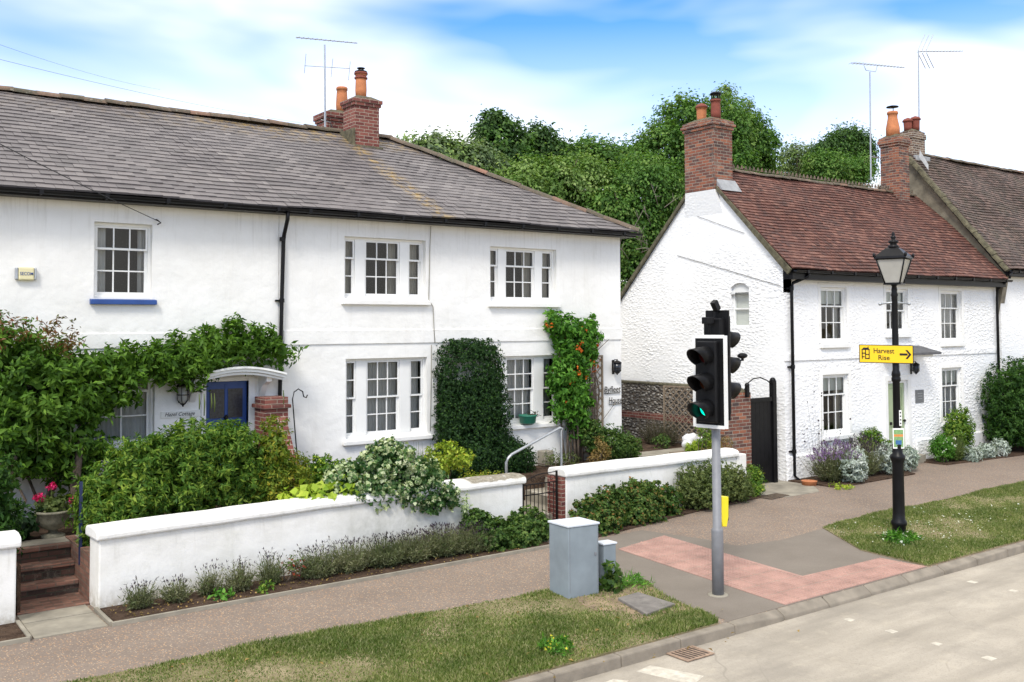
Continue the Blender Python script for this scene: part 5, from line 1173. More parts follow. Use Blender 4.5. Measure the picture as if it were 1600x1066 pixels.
# ================================================================== STREET FURNITURE
# traffic light
SX, SY = 9.84, 8.85
tl = thing('traffic_light', (SX, SY, 0), 'traffic light on a grey pole with one white edged head showing green', 'traffic light')
m = MB(); m.lathe((SX, SY, 0), [(.078, 0), (.078, .84), (.074, .87), (.058, .885), (.057, 3.3), (.03, 3.34)], 20); m.build('pole', 'pole', tl)
m = MB(); m.lathe((SX, SY, 0), [(.14, .0), (.13, .014), (.08, .018)], 16); m.build('pole_base', 'conc', tl)
def head(c, n, label, white, lens, hgt, wid):
    n = Vector(n).normalized(); u = Vector((0, 0, 1)).cross(n).normalized(); z = Vector((0, 0, 1)); c = Vector(c)
    m = MB(); m.obox(c, u, n, z, wid / 2, .012, hgt / 2); h = m.build('signal_head', 'blackm', tl); h['label'] = label
    m = MB()
    e = .022 if white else .008
    for s_ in (-1, 1): m.obox(c + u * s_ * (wid / 2 - e / 2) + n * .008, u, n, z, e, .014, hgt / 2 + .003); m.obox(c + z * s_ * (hgt / 2 - e / 2) + n * .008, u, n, z, wid / 2 - e * 1.51, .0135, e)
    m.build('backboard_edge', 'white' if white else 'blackm', h)
    m = MB(); m.obox(c + n * .045, u, n, z, .15, .055, hgt / 2 - .07); m.obox(c - n * .06, u, n, z, .14, .06, hgt / 2 - .1); m.build('housing', 'blackm', h, bevel=.02)
    for i, zz in enumerate((.345, 0, -.345)):
        cc = c + z * zz + n * .1
        v = MB(); K = 22; vs = []
        for k in range(K + 1):
            a = R(-52) + R(284) * k / K; o1 = u * (math.cos(a) * .122) + z * (math.sin(a) * .122); lnn = .10 + .24 * max(0, math.sin(a) * .5 + .5) ** .8
            o2 = o1 * .94; vs += [cc + o1, cc + o1 * .97 + n * lnn - z * .03, cc + o2 * .97 + n * (lnn - .004) - z * .03, cc + o2]
        fs = []
        for k in range(K):
            for q in range(4): fs.append((4 * k + q, 4 * k + 4 + q, 4 * k + 4 + (q + 1) % 4, 4 * k + (q + 1) % 4))
        v.add(vs, fs, True); v.build('visor', 'blackm', h)
        l_ = MB(); vs = [cc + n * .012]; 
        for k in range(24): a = 2 * math.pi * k / 24; vs.append(cc + u * (.1 * math.cos(a)) + z * (.1 * math.sin(a)) - n * .0)
        l_.add(vs, [(0, 1 + k, 1 + (k + 1) % 24) for k in range(24)], True); l_.build('lens', lens[i], h)
hc = Vector(tuple(onY(1104, 596, 8.78)))
head((9.69, 8.80, 2.815), (-1, -.16, 0), 'near head with white border, lit green', True, ('lens_r', 'lens_a', 'lens_g'), 1.2, .5)
head((9.98, 8.93, 3.02), (1, .10, 0), 'rear head facing away down the road', False, ('lens_r', 'lens_a', 'lens_r'), 1.46, .36)
m = MB(); m.box(9.72, 9.95, 8.8, 8.86, 3.1, 3.16); m.box(9.72, 9.95, 8.8, 8.86, 2.3, 2.36); m.build('head_bracket', 'blackm', tl)
def pxp(x, y, Y_): return Vector(tuple(onY(x, y, Y_)))
m = MB(); a = pxp(1118, 478, 8.9); m.obox(a, (.8, .1, .5), (0, 1, 0), (-.5, 0, .8), .05, .04, .075); m.cyl(a - Vector((.02, 0, .08)), a - Vector((.03, 0, .3)), .014)
b = pxp(1106, 501, 8.9); m.obox(b, (1, 0, 0), (0, 1, 0), (0, 0, 1), .07, .05, .045); m.cyl(b, b - Vector((-.05, 0, .22)), .014); m.build('vehicle_detector', 'blackm', tl, bevel=.01)
a = pxp(1160, 556, 8.95); m = MB(); m.sphere((a.x, a.y, a.z), (.085, .06, .04)); m.cyl(a, a - Vector((0, 0, .07)), .02); m.tube([a - Vector((0, 0, .06)), a - Vector((.15, 0, .08)), Vector((9.9, 8.9, a.z - .06))], .012, 6); m.build('push_sensor', 'blackm', tl)
m = MB(); m.add([(9.93, 8.84, 1.28), (10.04, 8.82, 1.27), (10.045, 8.83, 1.0), (10.02, 8.84, .87), (9.95, 8.85, .88), (9.92, 8.85, 1.0), (9.93, 8.98, 1.28), (10.04, 8.98, 1.27), (10.045, 8.98, 1.0), (10.02, 8.98, .87), (9.95, 8.98, .88), (9.92, 8.98, 1.0)], [(0, 1, 2, 3, 4, 5), (6, 11, 10, 9, 8, 7), (0, 6, 7, 1), (1, 7, 8, 2), (2, 8, 9, 3), (3, 9, 10, 4), (4, 10, 11, 5), (5, 11, 6, 0)]); pb = m.build('push_button_box', 'yellowp', tl, bevel=.01)
m = MB(); m.box(10.046, 10.066, 8.85, 8.97, .95, 1.2); m.build('button_panel', 'blackm', pb)
# street lamp
LX, LY = 14.98, 9.45
sl = thing('street_lamp', (LX, LY, 0), 'black heritage street lamp with a four sided lantern standing in the right verge', 'street lamp')
m = MB(); m.lathe((LX, LY, 0), [(.125, -.01), (.125, .03), (.112, .06), (.11, .17), (.125, .19), (.13, .22), (.125, .25), (.105, .28), (.098, .4), (.092, 1.22), (.112, 1.27), (.125, 1.31), (.12, 1.35), (.085, 1.38), (.085, 1.5), (.09, 1.53), (.07, 1.55), (.062, 1.6), (.058, 2.58), (.075, 2.6), (.078, 2.64), (.065, 2.67), (.075, 2.7), (.07, 2.74), (.056, 2.78), (.05, 4.02), (.06, 4.05), (.045, 4.1), (.05, 4.14), (.038, 4.2), (.07, 4.235)], 22); m.build('column', 'blackp', sl, fix=True)
m = MB(); cdir = Vector((math.cos(R(-40)), math.sin(R(-40)), 0)); m.tube([Vector((LX, LY, 3.9)) - cdir * .24, Vector((LX, LY, 3.93)), Vector((LX, LY, 3.9)) + cdir * .24], .016, 8)
for s_ in (-1, 1): q = Vector((LX, LY, 3.9)) + cdir * .24 * s_; m.sphere((q.x, q.y, q.z), .03)
m.build('ladder_bar', 'galv', sl)
A0 = math.atan2(-.82, -.57) + R(8)
def sq(r, z): return [(LX + r * math.cos(A0 + math.pi / 2 * k), LY + r * math.sin(A0 + math.pi / 2 * k), z) for k in range(4)]
lan = MB(); lo, hi = sq(.17, 4.245), sq(.325, 4.66)
for k in range(4): lan.tube([lo[k], hi[k]], .014, 6); lan.tube([lo[k], lo[(k + 1) % 4]], .014, 6); lan.tube([hi[k], hi[(k + 1) % 4]], .018, 6)
lan.add(sq(.20, 4.225) + sq(.20, 4.245), [(0, 1, 2, 3), (4, 5, 6, 7), (0, 1, 5, 4), (1, 2, 6, 5), (2, 3, 7, 6), (3, 0, 4, 7)])
lh = lan.build('lantern_frame', 'blackp', sl)
r_ = MB(); a, b, c, e = sq(.37, 4.66), sq(.36, 4.70), sq(.17, 4.83), sq(.10, 4.86)
r_.add(a + b + c + e, [(0, 1, 2, 3)] + [(i + 4 * j, (i + 1) % 4 + 4 * j, (i + 1) % 4 + 4 * j + 4, i + 4 * j + 4) for j in range(3) for i in range(4)] + [(12, 13, 14, 15)])
for q in sq(.36, 4.70): r_.sphere((q[0], q[1], q[2] + .02), (.025, .025, .04))
r_.build('lantern_roof', 'blackp', lh, bevel=.006)
r_ = MB(); r_.lathe((LX, LY, 4.85), [(.10, 0), (.085, .04), (.06, .06), (.055, .07), (.085, .09), (.085, .115), (.05, .13), (.03, .15), (.045, .17), (.045, .19), (.02, .21), (.032, .235), (.01, .27), (0, .29)], 14); r_.build('finial', 'blackp', lh)
g_ = MB(); lo, hi = sq(.163, 4.25), sq(.318, 4.655)
for k in range(4): g_.quad(lo[k], lo[(k + 1) % 4], hi[(k + 1) % 4], hi[k])
g_.build('lantern_glass', 'lantern_glass', lh)
# yellow direction sign on the lamp column
u = Vector((.405, -.918, -.012)).normalized(); nn = Vector((-.915, -.403, 0)).normalized(); vz = Vector((0, 0, 1)); cS = Vector((LX, LY, 3.05)) + nn * .085 - u * .0 
lw = .5
ds = thing('direction_sign', tuple(cS), 'yellow direction sign with house symbol, black text and right arrow on the street lamp', 'sign')
cS = cS - u * .14
m = MB(); m.obox(cS, u, nn, vz, .435, .006, .155); m.build('sign_border', 'signk', ds, bevel=.006)
m = MB(); m.obox(cS + nn * .0045, u, nn, vz, .422, .005, .142); m.build('sign_face', 'yellow', ds)
nf = nn * .0125; m = MB()
def flat(pts): m.add([cS + nf + u * (p_[0] * .78) + vz * p_[1] for p_ in pts], [tuple(range(len(pts)))], False)
text_mesh(m, 'Harvest', cS + nf - nn * .002 + u * -.03 + vz * .055, u, vz, .088, .33, bold=.012); text_mesh(m, 'Rise', cS + nf - nn * .002 + u * -.03 + vz * -.06, u, vz, .082, .18, bold=.012)
m.build('lettering', 'signk', ds, fix=False); m = MB()
flat([(.28, -.018), (.44, -.018), (.44, .018), (.28, .018)]); flat([(.395, .075), (.44, .075), (.515, 0), (.465, 0)]); flat([(.395, -.075), (.465, 0), (.515, 0), (.44, -.075)])
m.build('arrow', 'signk', ds, fix=False); m = MB()
flat([(-.51, .065), (-.46, .105), (-.36, .105), (-.325, .065)]); flat([(-.375, .1), (-.355, .1), (-.355, .125), (-.375, .125)])
for (a, b, c, e) in ((-.5, -.48, -.09, .065), (-.43, -.41, -.09, .065), (-.355, -.335, -.09, .065), (-.43, -.335, -.09, -.072), (-.5, -.41, .0, .018), (-.43, -.335, -.02, -.004), (-.49, -.44, -.06, -.045)): flat([(a, c), (b, c), (b, e), (a, e)])
m.build('house_symbol', 'signk', ds, fix=False)
m = MB(); m.obox(Vector((LX, LY, 3.05)), u, nn, vz, .075, .085, .012); m.obox(Vector((LX, LY, 2.96)), u, nn, vz, .075, .085, .012); m.build('sign_clamp', 'galv', ds)
# poster + strip on the column
u2 = Vector((.806, -.592, 0)); n2 = Vector((-.592, -.806, 0))
ps = thing('poster', (LX, LY, 1.6), 'laminated green and orange poster tied to the street lamp column', 'poster'); c2 = Vector((LX, LY, 1.64)) + n2 * .075 - u2 * .01
m = MB(); m.obox(c2, u2, n2, vz, .095, .003, .17); m.build('sheet', 'white', ps)
for nm, mt, a, b in (('poster_top', 'pgreen', .07, .145), ('poster_middle', 'porange', .03, .068), ('poster_field', 'pgreen', -.145, .028), ('poster_lower', 'pblue', -.10, -.03)):
    m = MB(); m.obox(c2 + n2 * (.004 if nm != 'poster_lower' else .0055) + vz * (a + b) / 2, u2, n2, vz, .078 if nm != 'poster_lower' else .05, .001, (b - a) / 2); m.build(nm, mt, ps)
ps = thing('column_number', (LX, LY, 1.95), 'narrow white vertical label with small black marks above the poster', 'label'); c2 = Vector((LX, LY, 1.98)) + n2 * .065 + u2 * .035
m = MB(); m.obox(c2, u2, n2, vz, .022, .002, .13); m.build('strip', 'white', ps)
m = MB()
for k in range(4): m.obox(c2 + n2 * .003 + vz * (.09 - k * .06), u2, n2, vz, .01, .001, .013)
m.build('marks', 'signk', ps)
# cabinets
cb = thing('street_cabinet', (8.4, 10.1, 0), 'large blue grey metal street cabinet with pale lid on the verge', 'cabinet')
cu = Vector((.9925, -.122, 0)); cv = Vector((.03, 1, 0)).normalized()
def cab(t, p0, w, d_, h, lid):
    p0 = Vector(p0); q = [p0, p0 + cu * w, p0 + cu * w + cv * d_, p0 + cv * d_]
    m = MB(); m.prism([(v.x, v.y) for v in q], 0, h); m.build('body', 'cab', t, bevel=.008)
    c_ = (q[0] + q[2]) / 2; qq = [c_ + (v - c_) * (1 + .03 / w) for v in q]; m = MB(); m.prism([(v.x, v.y) for v in qq], h + .001, h + lid); m.build('lid', 'cabt', t, bevel=.006)
    m = MB(); m.obox(p0 + cu * w * .5 - Vector((0, .001, 0)) + vz * h * .5, cu, cv, vz, w * .47, .002, h * .46); return q
q = cab(cb, (8.13, 9.86, 0), .47, .42, .93, .028)
m = MB(); c1 = Vector((8.13, 9.86, .5)) + cu * .235; 
for s_ in (-1, 1): m.obox(c1 + cu * s_ * .215 - cv * .001, cu, cv, vz, .002, .002, .42)
m.obox(c1 + cu * .18 - cv * .004 + vz * .05, cu, cv, vz, .012, .006, .02); m.build('door_seam', 'pole', cb)
cb2 = thing('street_cabinet', (8.9, 10.0, 0), 'small narrow grey pillar cabinet right of the larger street cabinet', 'cabinet')
cab(cb2, (8.80, 9.93, 0), .20, .17, .60, .025)
# covers and grates
m = MB(); m.prism([(8.57, 9.41), (8.97, 9.45), (8.97, 8.78), (8.37, 8.68)], -.02, .06); o = m.build('inspection_cover', simple('grey concrete cover', (.17, .155, .14), .9, .25, 8, .008), origin=(8.7, 9.1, 0), bevel=.01); tag(o, 'square grey concrete inspection cover in the worn verge', 'cover')
def grate(c, w, d_, label, n, mt, z, rot=0.0):
    t = thing('drain_grate', c, label, 'drain grate'); x, y = c[0], c[1]; ca, sa = Vector((math.cos(rot), math.sin(rot), 0)), Vector((-math.sin(rot), math.cos(rot), 0)); C_ = Vector((x, y, z))
    m = MB(); m.obox(C_ - vz * .004, ca, sa, vz, w / 2, d_ / 2, .003); m.build('black_hole_plate', 'signk', t)  # flat black plate below the bars, its colour stands in for the hole's shade
    m = MB()
    for s_ in (-1, 1): m.obox(C_ + ca * s_ * w / 2 + vz * .002, ca, sa, vz, .014, d_ / 2 + .014, .006); m.obox(C_ + sa * s_ * d_ / 2 + vz * .002, ca, sa, vz, w / 2 - .0145, .014, .0058)
    m.build('frame', mt, t); m = MB()
    for i in range(n): m.obox(C_ + ca * (-w / 2 + w * (i + .5) / n) + vz * .0015, (ca + sa * .12).normalized(), (sa - ca * .12).normalized(), vz, .0085, d_ / 2 - .016, .005)
    m.build('bars', mt, t)
grate((8.1, 7.71, -.115), .40, .31, 'rusty cast iron drain grate in the gutter below the kerb', 7, 'rust', -.108)
grate((16.35, 13.15, .012), .62, .30, 'dark slotted cover in the paving before the tall black gate', 16, 'bark', .014, .1)

# ================================================================== PLANTS
G = 'lavender plants along the foot of the long garden wall'
# wisteria over the cottage front
shrub('wisteria', (3.0, 16.0, .6), [(2.3, 16.0, 3.1, .8, .42, .55), (2.9, 15.95, 2.6, .95, .5, .7), (3.7, 16.05, 2.75, .75, .42, .5), (2.3, 15.9, 2.0, .7, .45, .6), (3.3, 16.0, 1.95, .6, .4, .65), (4.35, 16.15, 2.95, .5, .3, .22), (4.95, 16.12, 2.95, .5, .32, .30), (5.4, 16.15, 3.05, .48, .30, .34), (6.0, 16.22, 3.28, .5, .26, .28), (6.6, 16.22, 3.2, .42, .26, .27), (5.3, 16.12, 2.88, .25, .25, .14), (3.5, 16.05, 1.35, .26, .25, .5), (1.5, 16.0, 2.6, .6, .4, 1.0), (2.75, 15.95, 1.75, .6, .35, .45)],
      'lf_wist', 'large green wisteria covering the cottage ground floor and draping over the door', 'wisteria', 26000, .115, .042, 1100, .12, shoot=.22, fill=.15, flat_y=16.47, nst=5, rst=.025, st_cl=3, core='lf_dark', up=.25, droop=.35)
shrub('climber', (2.2, 16.1, 3.0), [(2.35, 15.75, 3.48, .35, .28, .16), (1.8, 15.8, 3.35, .35, .28, .25), (3.15, 15.75, 3.4, .28, .22, .2)], 'lf_bronze', 'bronze tipped new growth on top of the wisteria at left', 'climber', 1500, .08, .028, 130, .1, shoot=.18, core=None, nst=4)
tp = thing('seed_pods', (3, 15.6, 2), 'long pale green seed pods hanging from the wisteria', 'seed pods'); rg = random.Random(8)
for x in [2.75, 2.85, 2.9, 3.0, 3.3, 5.3, 5.38, 5.5, 5.55, 6.75, 2.6]:
    z_ = 2.38 if x > 5 else 2.0; y_ = 15.6 if x < 5 else 15.85; pods = MB(); pods.tube([(x, y_, z_ + .1), (x + .01, y_, z_ - .05), (x, y_ - .01, z_ - rg.uniform(.12, .26))], [.006, .013, .008], 6); pods.build('pod', 'lf_hebe', tp)
# bare twisted stems by the left wall
m = MB(); rg = random.Random(12)
for i in range(9):
    x = 2.35 + rg.uniform(-.15, .2); m.tube([(x, 15.4, .6), (x + rg.uniform(-.1, .15), 15.45, 1.1), (x + rg.uniform(-.2, .35), 15.6, 1.7), (x + rg.uniform(-.2, .5), 15.8, 2.3)], [.022, .018, .014, .01], 6)
m.tube([(3.45, 15.7, .6), (3.4, 15.75, 1.2), (3.5, 15.8, 1.9)], [.08, .07, .05], 8); o = m.build('climbing_stems', 'bark', origin=(2.5, 15.4, .6)); tag(o, 'bare twisting brown stems rising beside the flower urn', 'stems')
# far-left evergreen
shrub('evergreen_shrub', (1.9, 14.2, .6), [(1.95, 13.95, 1.35, .38, .4, .75), (1.9, 13.95, .9, .42, .4, .4), (1.6, 14.0, 1.4, .5, .45, .85)], 'lf_yew', 'dark upright evergreen shrub at the left edge behind the wall end', 'shrub', 9000, .085, .03, 420, .07, shoot=.12, up=.5, droop=-.3)
shrub('hydrangea', (2.5, 15.1, .6), [(2.55, 15.15, .85, .25, .25, .2), (2.3, 15.0, .9, .25, .2, .25)], 'lf_dark', 'low leafy plant behind the end of the left wall', 'plant', 500, .1, .06, 50, .07, core=None)
# urn with pink geranium
t = thing('flower_urn', (2.98, 15.1, .6), 'stone urn with pink geraniums beside the steps', 'urn')
m = MB(); m.lathe((2.98, 15.1, .6), [(.16, 0), (.16, .03), (.07, .06), (.06, .1), (.15, .14), (.21, .24), (.225, .34), (.245, .35), (.245, .38), (.21, .38), (.2, .3)], 20); m.build('urn', 'urn', t)
V = clump_leaves(np.random.default_rng(77), [(2.98, 15.1, 1.05, .2, .18, .1)], 420, .07, .06, 40, .07); mesh_np('foliage', V, 4, 'lf_hebe', None, t)
for q_, (fx, fy, fz) in enumerate(((2.93, 15.0, 1.33), (2.77, 15.0, 1.2), (3.22, 14.95, 1.12))): V = clump_leaves(np.random.default_rng(78 + q_), [(fx, fy, fz, .055, .05, .035)], 90, .035, .03, 10, .03); mesh_np('flower', V, 4, 'fl_pink', None, t)
m = MB(); m.tube([(2.95, 15.05, 1.0), (2.93, 15.0, 1.3)], .006); m.tube([(2.95, 15.05, 1.0), (2.77, 15.0, 1.2)], .006); m.tube([(3.0, 15.05, .98), (3.22, 14.95, 1.1)], .006); m.build('stem', 'lf_hebe', t)
m = MB(); m.box(3.09, 3.125, 14.0, 14.05, .4, 1.5); m.build('post', 'navy', origin=(3.25, 13.75, .6)); o = bpy.data.objects['post']; tag(o, 'narrow dark blue gate post behind the left end of the long wall', 'post')
# big choisya
shrub('mexican_orange_shrub', (4.5, 14.4, .6), [(3.75, 14.25, 1.2, .62, .5, .55), (4.35, 14.35, 1.35, .7, .55, .62), (5.05, 14.4, 1.4, .6, .5, .66), (3.95, 14.25, 1.65, .45, .4, .32), (4.65, 14.3, 1.75, .5, .4, .35), (5.5, 14.45, 1.3, .45, .45, .6), (3.4, 14.2, .95, .35, .4, .35), (5.35, 14.4, 1.8, .3, .3, .25)],
      'lf_choisya', 'broad bright green shrub behind the left half of the long garden wall', 'shrub', 27000, .085, .026, 1300, .06, shoot=.13, fill=.12, up=.3, droop=.1, core='lf_wist')
shrub('golden_shrub', (6.0, 14.4, .6), [(5.98, 14.35, 1.45, .25, .3, .72), (6.25, 14.35, 1.1, .3, .3, .5), (5.85, 14.3, 1.0, .3, .3, .5)], 'lf_gold', 'yellowing shrub in front of the brick pier', 'shrub', 7500, .07, .022, 420, .06, shoot=.12, up=.3, core='lf_wist')
shrub('round_shrub', (7.0, 15.0, .6), [(7.1, 15.1, 1.05, .38, .35, .35), (6.9, 14.9, .9, .35, .3, .3)], ['lf_wist', 'lf_lime'], 'small rounded green shrub right of the sloping brick wall', 'shrub', 4500, .05, .032, 260, .06, shoot=.05, core='lf_dark')
# variegated ivy mound over the wall
shrub('variegated_ivy', (7.9, 13.6, .9), [(7.13, 13.6, 1.22, .62, .38, .32), (7.58, 13.6, 1.38, .5, .38, .36), (8.03, 13.55, 1.15, .45, .38, .28), (6.78, 13.6, 1.1, .4, .32, .2), (7.28, 13.3, .98, .6, .15, .18), (7.93, 13.26, .93, .42, .13, .2), (8.43, 13.27, .86, .22, .12, .2), (8.13, 13.2, .72, .16, .07, .14)],
      ['lf_vgreen', 'lf_varieg'], 'mound of cream and green variegated ivy spilling over the garden wall', 'ivy', 9500, .062, .06, 700, .06, shoot=.06, fill=.1, droop=.5, up=.2, core='lf_dark')
shrub('broad_leaved_plant', (6.4, 13.6, .9), [(6.35, 13.5, 1.06, .3, .22, .12), (6.7, 13.4, 1.1, .14, .12, .13), (6.1, 13.6, 1.05, .25, .2, .1)], 'lf_lime', 'lime green broad leaves at the left edge of the variegated ivy', 'plant', 360, .14, .12, 60, .07, core=None)
m = MB(); rg = random.Random(5); 
V = clump_leaves(np.random.default_rng(6), [(8.75, 13.22, .62, .05, .04, .22)], 160, .045, .035, 40, .05); o = mesh_np('ivy_trail', V, 4, 'lf_varieg', None, None, (8.75, 13.2, .7)); o['kind'] = 'stuff'; tag(o, 'thin pale ivy strands trailing down the wall face below the mound', 'ivy')
shrub('lime_spiraea', (9.2, 14.8, .6), [(9.25, 14.6, 1.28, .32, .3, .2), (9.5, 14.6, 1.18, .28, .28, .16), (9.0, 14.6, 1.1, .25, .25, .22)], ['lf_lime', 'lf_gold'], 'lime yellow shrub between the variegated ivy and the clipped column', 'shrub', 3200, .055, .034, 200, .06, shoot=.08, core=None)
tuft('rosemary', (8.7, 14.5, .6), 260, .95, (.35, .25), .008, 'lf_hebe', 'feathery green upright stems behind the variegated ivy', 'rosemary')
shrub('creeping_ivy', (10.0, 14.5, .6), [(9.8, 14.1, .92, .4, .25, .1), (9.4, 13.95, .95, .3, .22, .09)], 'lf_gold', 'yellow green creeper on top of the wall by the iron gate', 'creeper', 700, .03, .03, 80, .05, core=None)
# clipped column against the house
colc = [(10.88, 16.28, 2.35, .74, .42, .95), (10.92, 16.25, 1.5, .80, .45, .95), (11.05, 16.2, .95, .90, .50, .42), (11.7, 16.1, .85, .5, .42, .32)]
shrub('clipped_evergreen', (11.0, 16.2, .6), colc, ['lf_dark', 'lf_yew'], 'tall clipped dark green evergreen against the house between its windows', 'topiary', 60000, .036, .026, 9000, .022, shoot=.0, fill=.02, flat_y=16.47, up=.15, core='lf_dark', boxy=5)
# trumpet vine
shrub('trumpet_vine', (13.7, 16.3, .6), [(13.1, 16.3, 3.6, .22, .14, .22), (13.45, 16.25, 3.3, .42, .22, .4), (13.62, 16.2, 2.9, .46, .26, .42), (13.35, 16.2, 2.4, .42, .26, .5), (13.55, 16.2, 2.0, .36, .24, .4), (14.05, 16.3, 3.3, .28, .15, .2), (13.2, 16.2, 1.75, .18, .16, .3), (13.7, 16.25, 1.5, .2, .15, .3), (14.1, 16.3, 3.55, .1, .1, .2)],
      'lf_trump', 'green climber with orange trumpet flowers on the right end of the house', 'climber', 7500, .10, .05, 480, .09, shoot=.14, fill=.1, flat_y=16.48, droop=.6, up=.1, flowers=('fl_orange', 230, .075, 12), nst=9, rst=.03, core='lf_wist')
m = MB(); rg = random.Random(15)
for i in range(6):
    x = 14.3 + rg.uniform(-.1, .12); m.tube([(x - .1, 16.35, .65), (x + rg.uniform(-.08, .08), 16.4, 1.3), (x + rg.uniform(-.1, .1), 16.42, 2.1), (x + rg.uniform(-.2, .15), 16.44, 2.9), (x + rg.uniform(-.3, .4), 16.46, 3.25)], [.028, .022, .018, .012, .006], 6)
for i in range(5):
    x = 13.5 + rg.uniform(-.15, .15); m.tube([(x, 16.3, .65), (x + rg.uniform(-.1, .1), 16.3, 1.1), (x + rg.uniform(-.1, .1), 16.35, 1.7)], [.03, .026, .02], 6)
m.tube([(14.55, 16.42, 1.45), (14.8, 16.45, 1.65), (15.0, 16.46, 1.85)], .006, 5)
o = m.build('vine_trunks', 'bark', origin=(14.5, 16.4, .6)); tag(o, 'twisted bare climber trunks on the trellis beside the house corner', 'stems')
shrub('corner_shrub', (14.4, 15.9, .6), [(14.3, 15.85, 1.0, .5, .35, .38), (14.8, 15.9, .85, .4, .3, .28), (13.9, 15.95, 1.15, .3, .28, .35)], 'lf_ivy', 'dark green shrub at the foot of the trellis by the house corner', 'shrub', 5200, .05, .03, 340, .07, shoot=.06)
shrub('dead_shrub', (13.75, 15.6, .6), [(13.72, 15.55, .95, .2, .2, .28), (13.6, 15.5, .8, .22, .2, .18)], 'lf_dry', 'small dried yellow brown shrub at the foot of the climber', 'shrub', 900, .05, .025, 90, .05, core=None)
shrub('border_plants', (12.9, 15.9, .6), [(12.85, 16.1, .75, .25, .2, .2), (13.2, 16.0, .72, .25, .2, .16), (11.9, 16.0, .72, .2, .2, .12)], 'lf_hebe', 'low green plants below the window with the green planter', 'plants', 1100, .04, .025, 110, .06, core=None)
m = MB(); m.box(12.72, 12.98, 16.2, 16.45, .6, .92); o = m.build('stone_block', 'conc', origin=(12.85, 16.3, .6), bevel=.02); tag(o, 'squat stone block on the ground beneath the planter window', 'stone block')
# lavender row
LG = 'lavender plants at the foot of the long garden wall'
lv = [((3.55, 12.78), .42, (.26, .20), 110, 'first lavender from the steps, sparse, with dead stalks'), ((4.0, 12.8), .36, (.24, .2), 100, 'second lavender from the steps, low and thin'), ((4.45, 12.82), .50, (.22, .18), 90, 'third lavender from the steps, tall and sparse'), ((4.85, 12.82), .46, (.3, .22), 150, 'fourth lavender from the steps, wide'),
      ((5.3, 12.85), .52, (.25, .2), 130, 'fifth lavender from the steps, beside the red flowers'), ((6.0, 12.85), .52, (.3, .22), 170, 'upright lavender right of the red flowers'), ((6.5, 12.85), .55, (.28, .22), 170, 'bushy lavender near the middle of the bed'), ((7.05, 12.85), .52, (.32, .25), 260, 'dense lavender left of the purple grey mound'),
      ((7.55, 12.88), .5, (.35, .26), 320, 'broad grey purple lavender before the stained wall'), ((8.1, 12.9), .55, (.35, .28), 360, 'tallest spreading lavender in the bed'), ((8.6, 12.85), .48, (.35, .28), 330, 'last lavender before the ivy')]
for (x, y), h, sp_, nb, lb in lv: tuft('lavender', (x, y, .03), int(nb * (1.3 if x < 6 else 1.9)), h * (.84 if x < 6 else .82), (sp_[0] * (.72 if x < 6 else 1.15), sp_[1] * (.8 if x < 6 else 1.2)), .006, 'lf_lav', lb, 'lavender', LG, ('fl_purple', .20, .045, .013), lean=.7)
shrub('red_flowers', (5.62, 12.85, .03), [(5.62, 12.85, .28, .12, .1, .12)], 'lf_hebe', 'small plant with red flowers between the lavenders', 'flowers', 120, .05, .03, 20, .05, flowers=('fl_red', 40, .04), core=None)
scatter_bits('leaf_litter', 'lf_dry', [(random.Random(i).uniform(3.2, 9.5), random.Random(i + 500).uniform(12.4, 13.1)) for i in range(420)], .035, 8, 'dry leaves and small weeds on the soil of the long bed', 'leaf litter', z=.045)
weed('weed', (4.55, 12.6, .03), .12, .1, 90, 'lf_trump', 'small green weed at the front of the bed near the steps', 'weed', None, .07, .04)
weed('weed', (5.15, 12.55, .03), .14, .07, 90, 'lf_choisya', 'flat green weed at the edge of the bed below the red flowers', 'weed', None, .06, .03)
# ivy ground cover
def ivy_cover(name, cl, n, lm, label, base, sz=.055):
    shrub(name, base, cl, lm, label, 'ivy', n, sz, sz * .85, 900, .06, shoot=.05, fill=.05, up=.7, droop=.1, zmin=.01, core='lf_dark')
ivy_cover('ivy', [(9.05, 12.9, .15, .45, .4, .3), (9.5, 12.85, .12, .42, .4, .26), (9.85, 13.0, .18, .35, .4, .32), (8.9, 13.1, .3, .3, .2, .28)], 9500, ['lf_ivy', 'lf_ivy'], 'green ivy mound on the bed at the right end of the long wall', (9.4, 12.9, 0))
ivy_cover('ivy', [(11.3, 12.95, .2, .5, .4, .38), (11.8, 13.05, .25, .5, .35, .42), (12.4, 13.1, .3, .5, .35, .42), (12.9, 13.15, .25, .45, .3, .4), (11.2, 12.75, .1, .4, .3, .25), (12.3, 12.9, .12, .6, .25, .25), (13.2, 13.1, .2, .3, .25, .35)], 15000, ['lf_ivy', 'lf_ivyred'], 'green and reddish ivy bank before the wall behind the traffic light', (12, 13, 0))
shrub('hebe', (14.4, 13.1, 0), [(13.95, 13.15, .45, .42, .3, .45), (14.5, 13.1, .5, .45, .32, .45), (15.1, 13.15, .4, .42, .3, .38), (14.2, 13.0, .3, .5, .3, .3), (15.4, 13.2, .25, .3, .25, .25)], 'lf_hebe', 'rounded grey green shrub partly behind the traffic light pole', 'shrub', 14000, .038, .02, 900, .05, shoot=.05, up=.4, zmin=.01, core='lf_wist')
shrub('yellow_flower_plant', (16.1, 13.5, 0), [(16.15, 13.55, .32, .3, .25, .32), (16.0, 13.4, .15, .25, .2, .15)], 'lf_choisya', 'small bright green plant with yellow flowers left of the black gate', 'plant', 2400, .035, .02, 160, .05, flowers=('fl_yellow', 60, .025, 3), core='lf_wist')
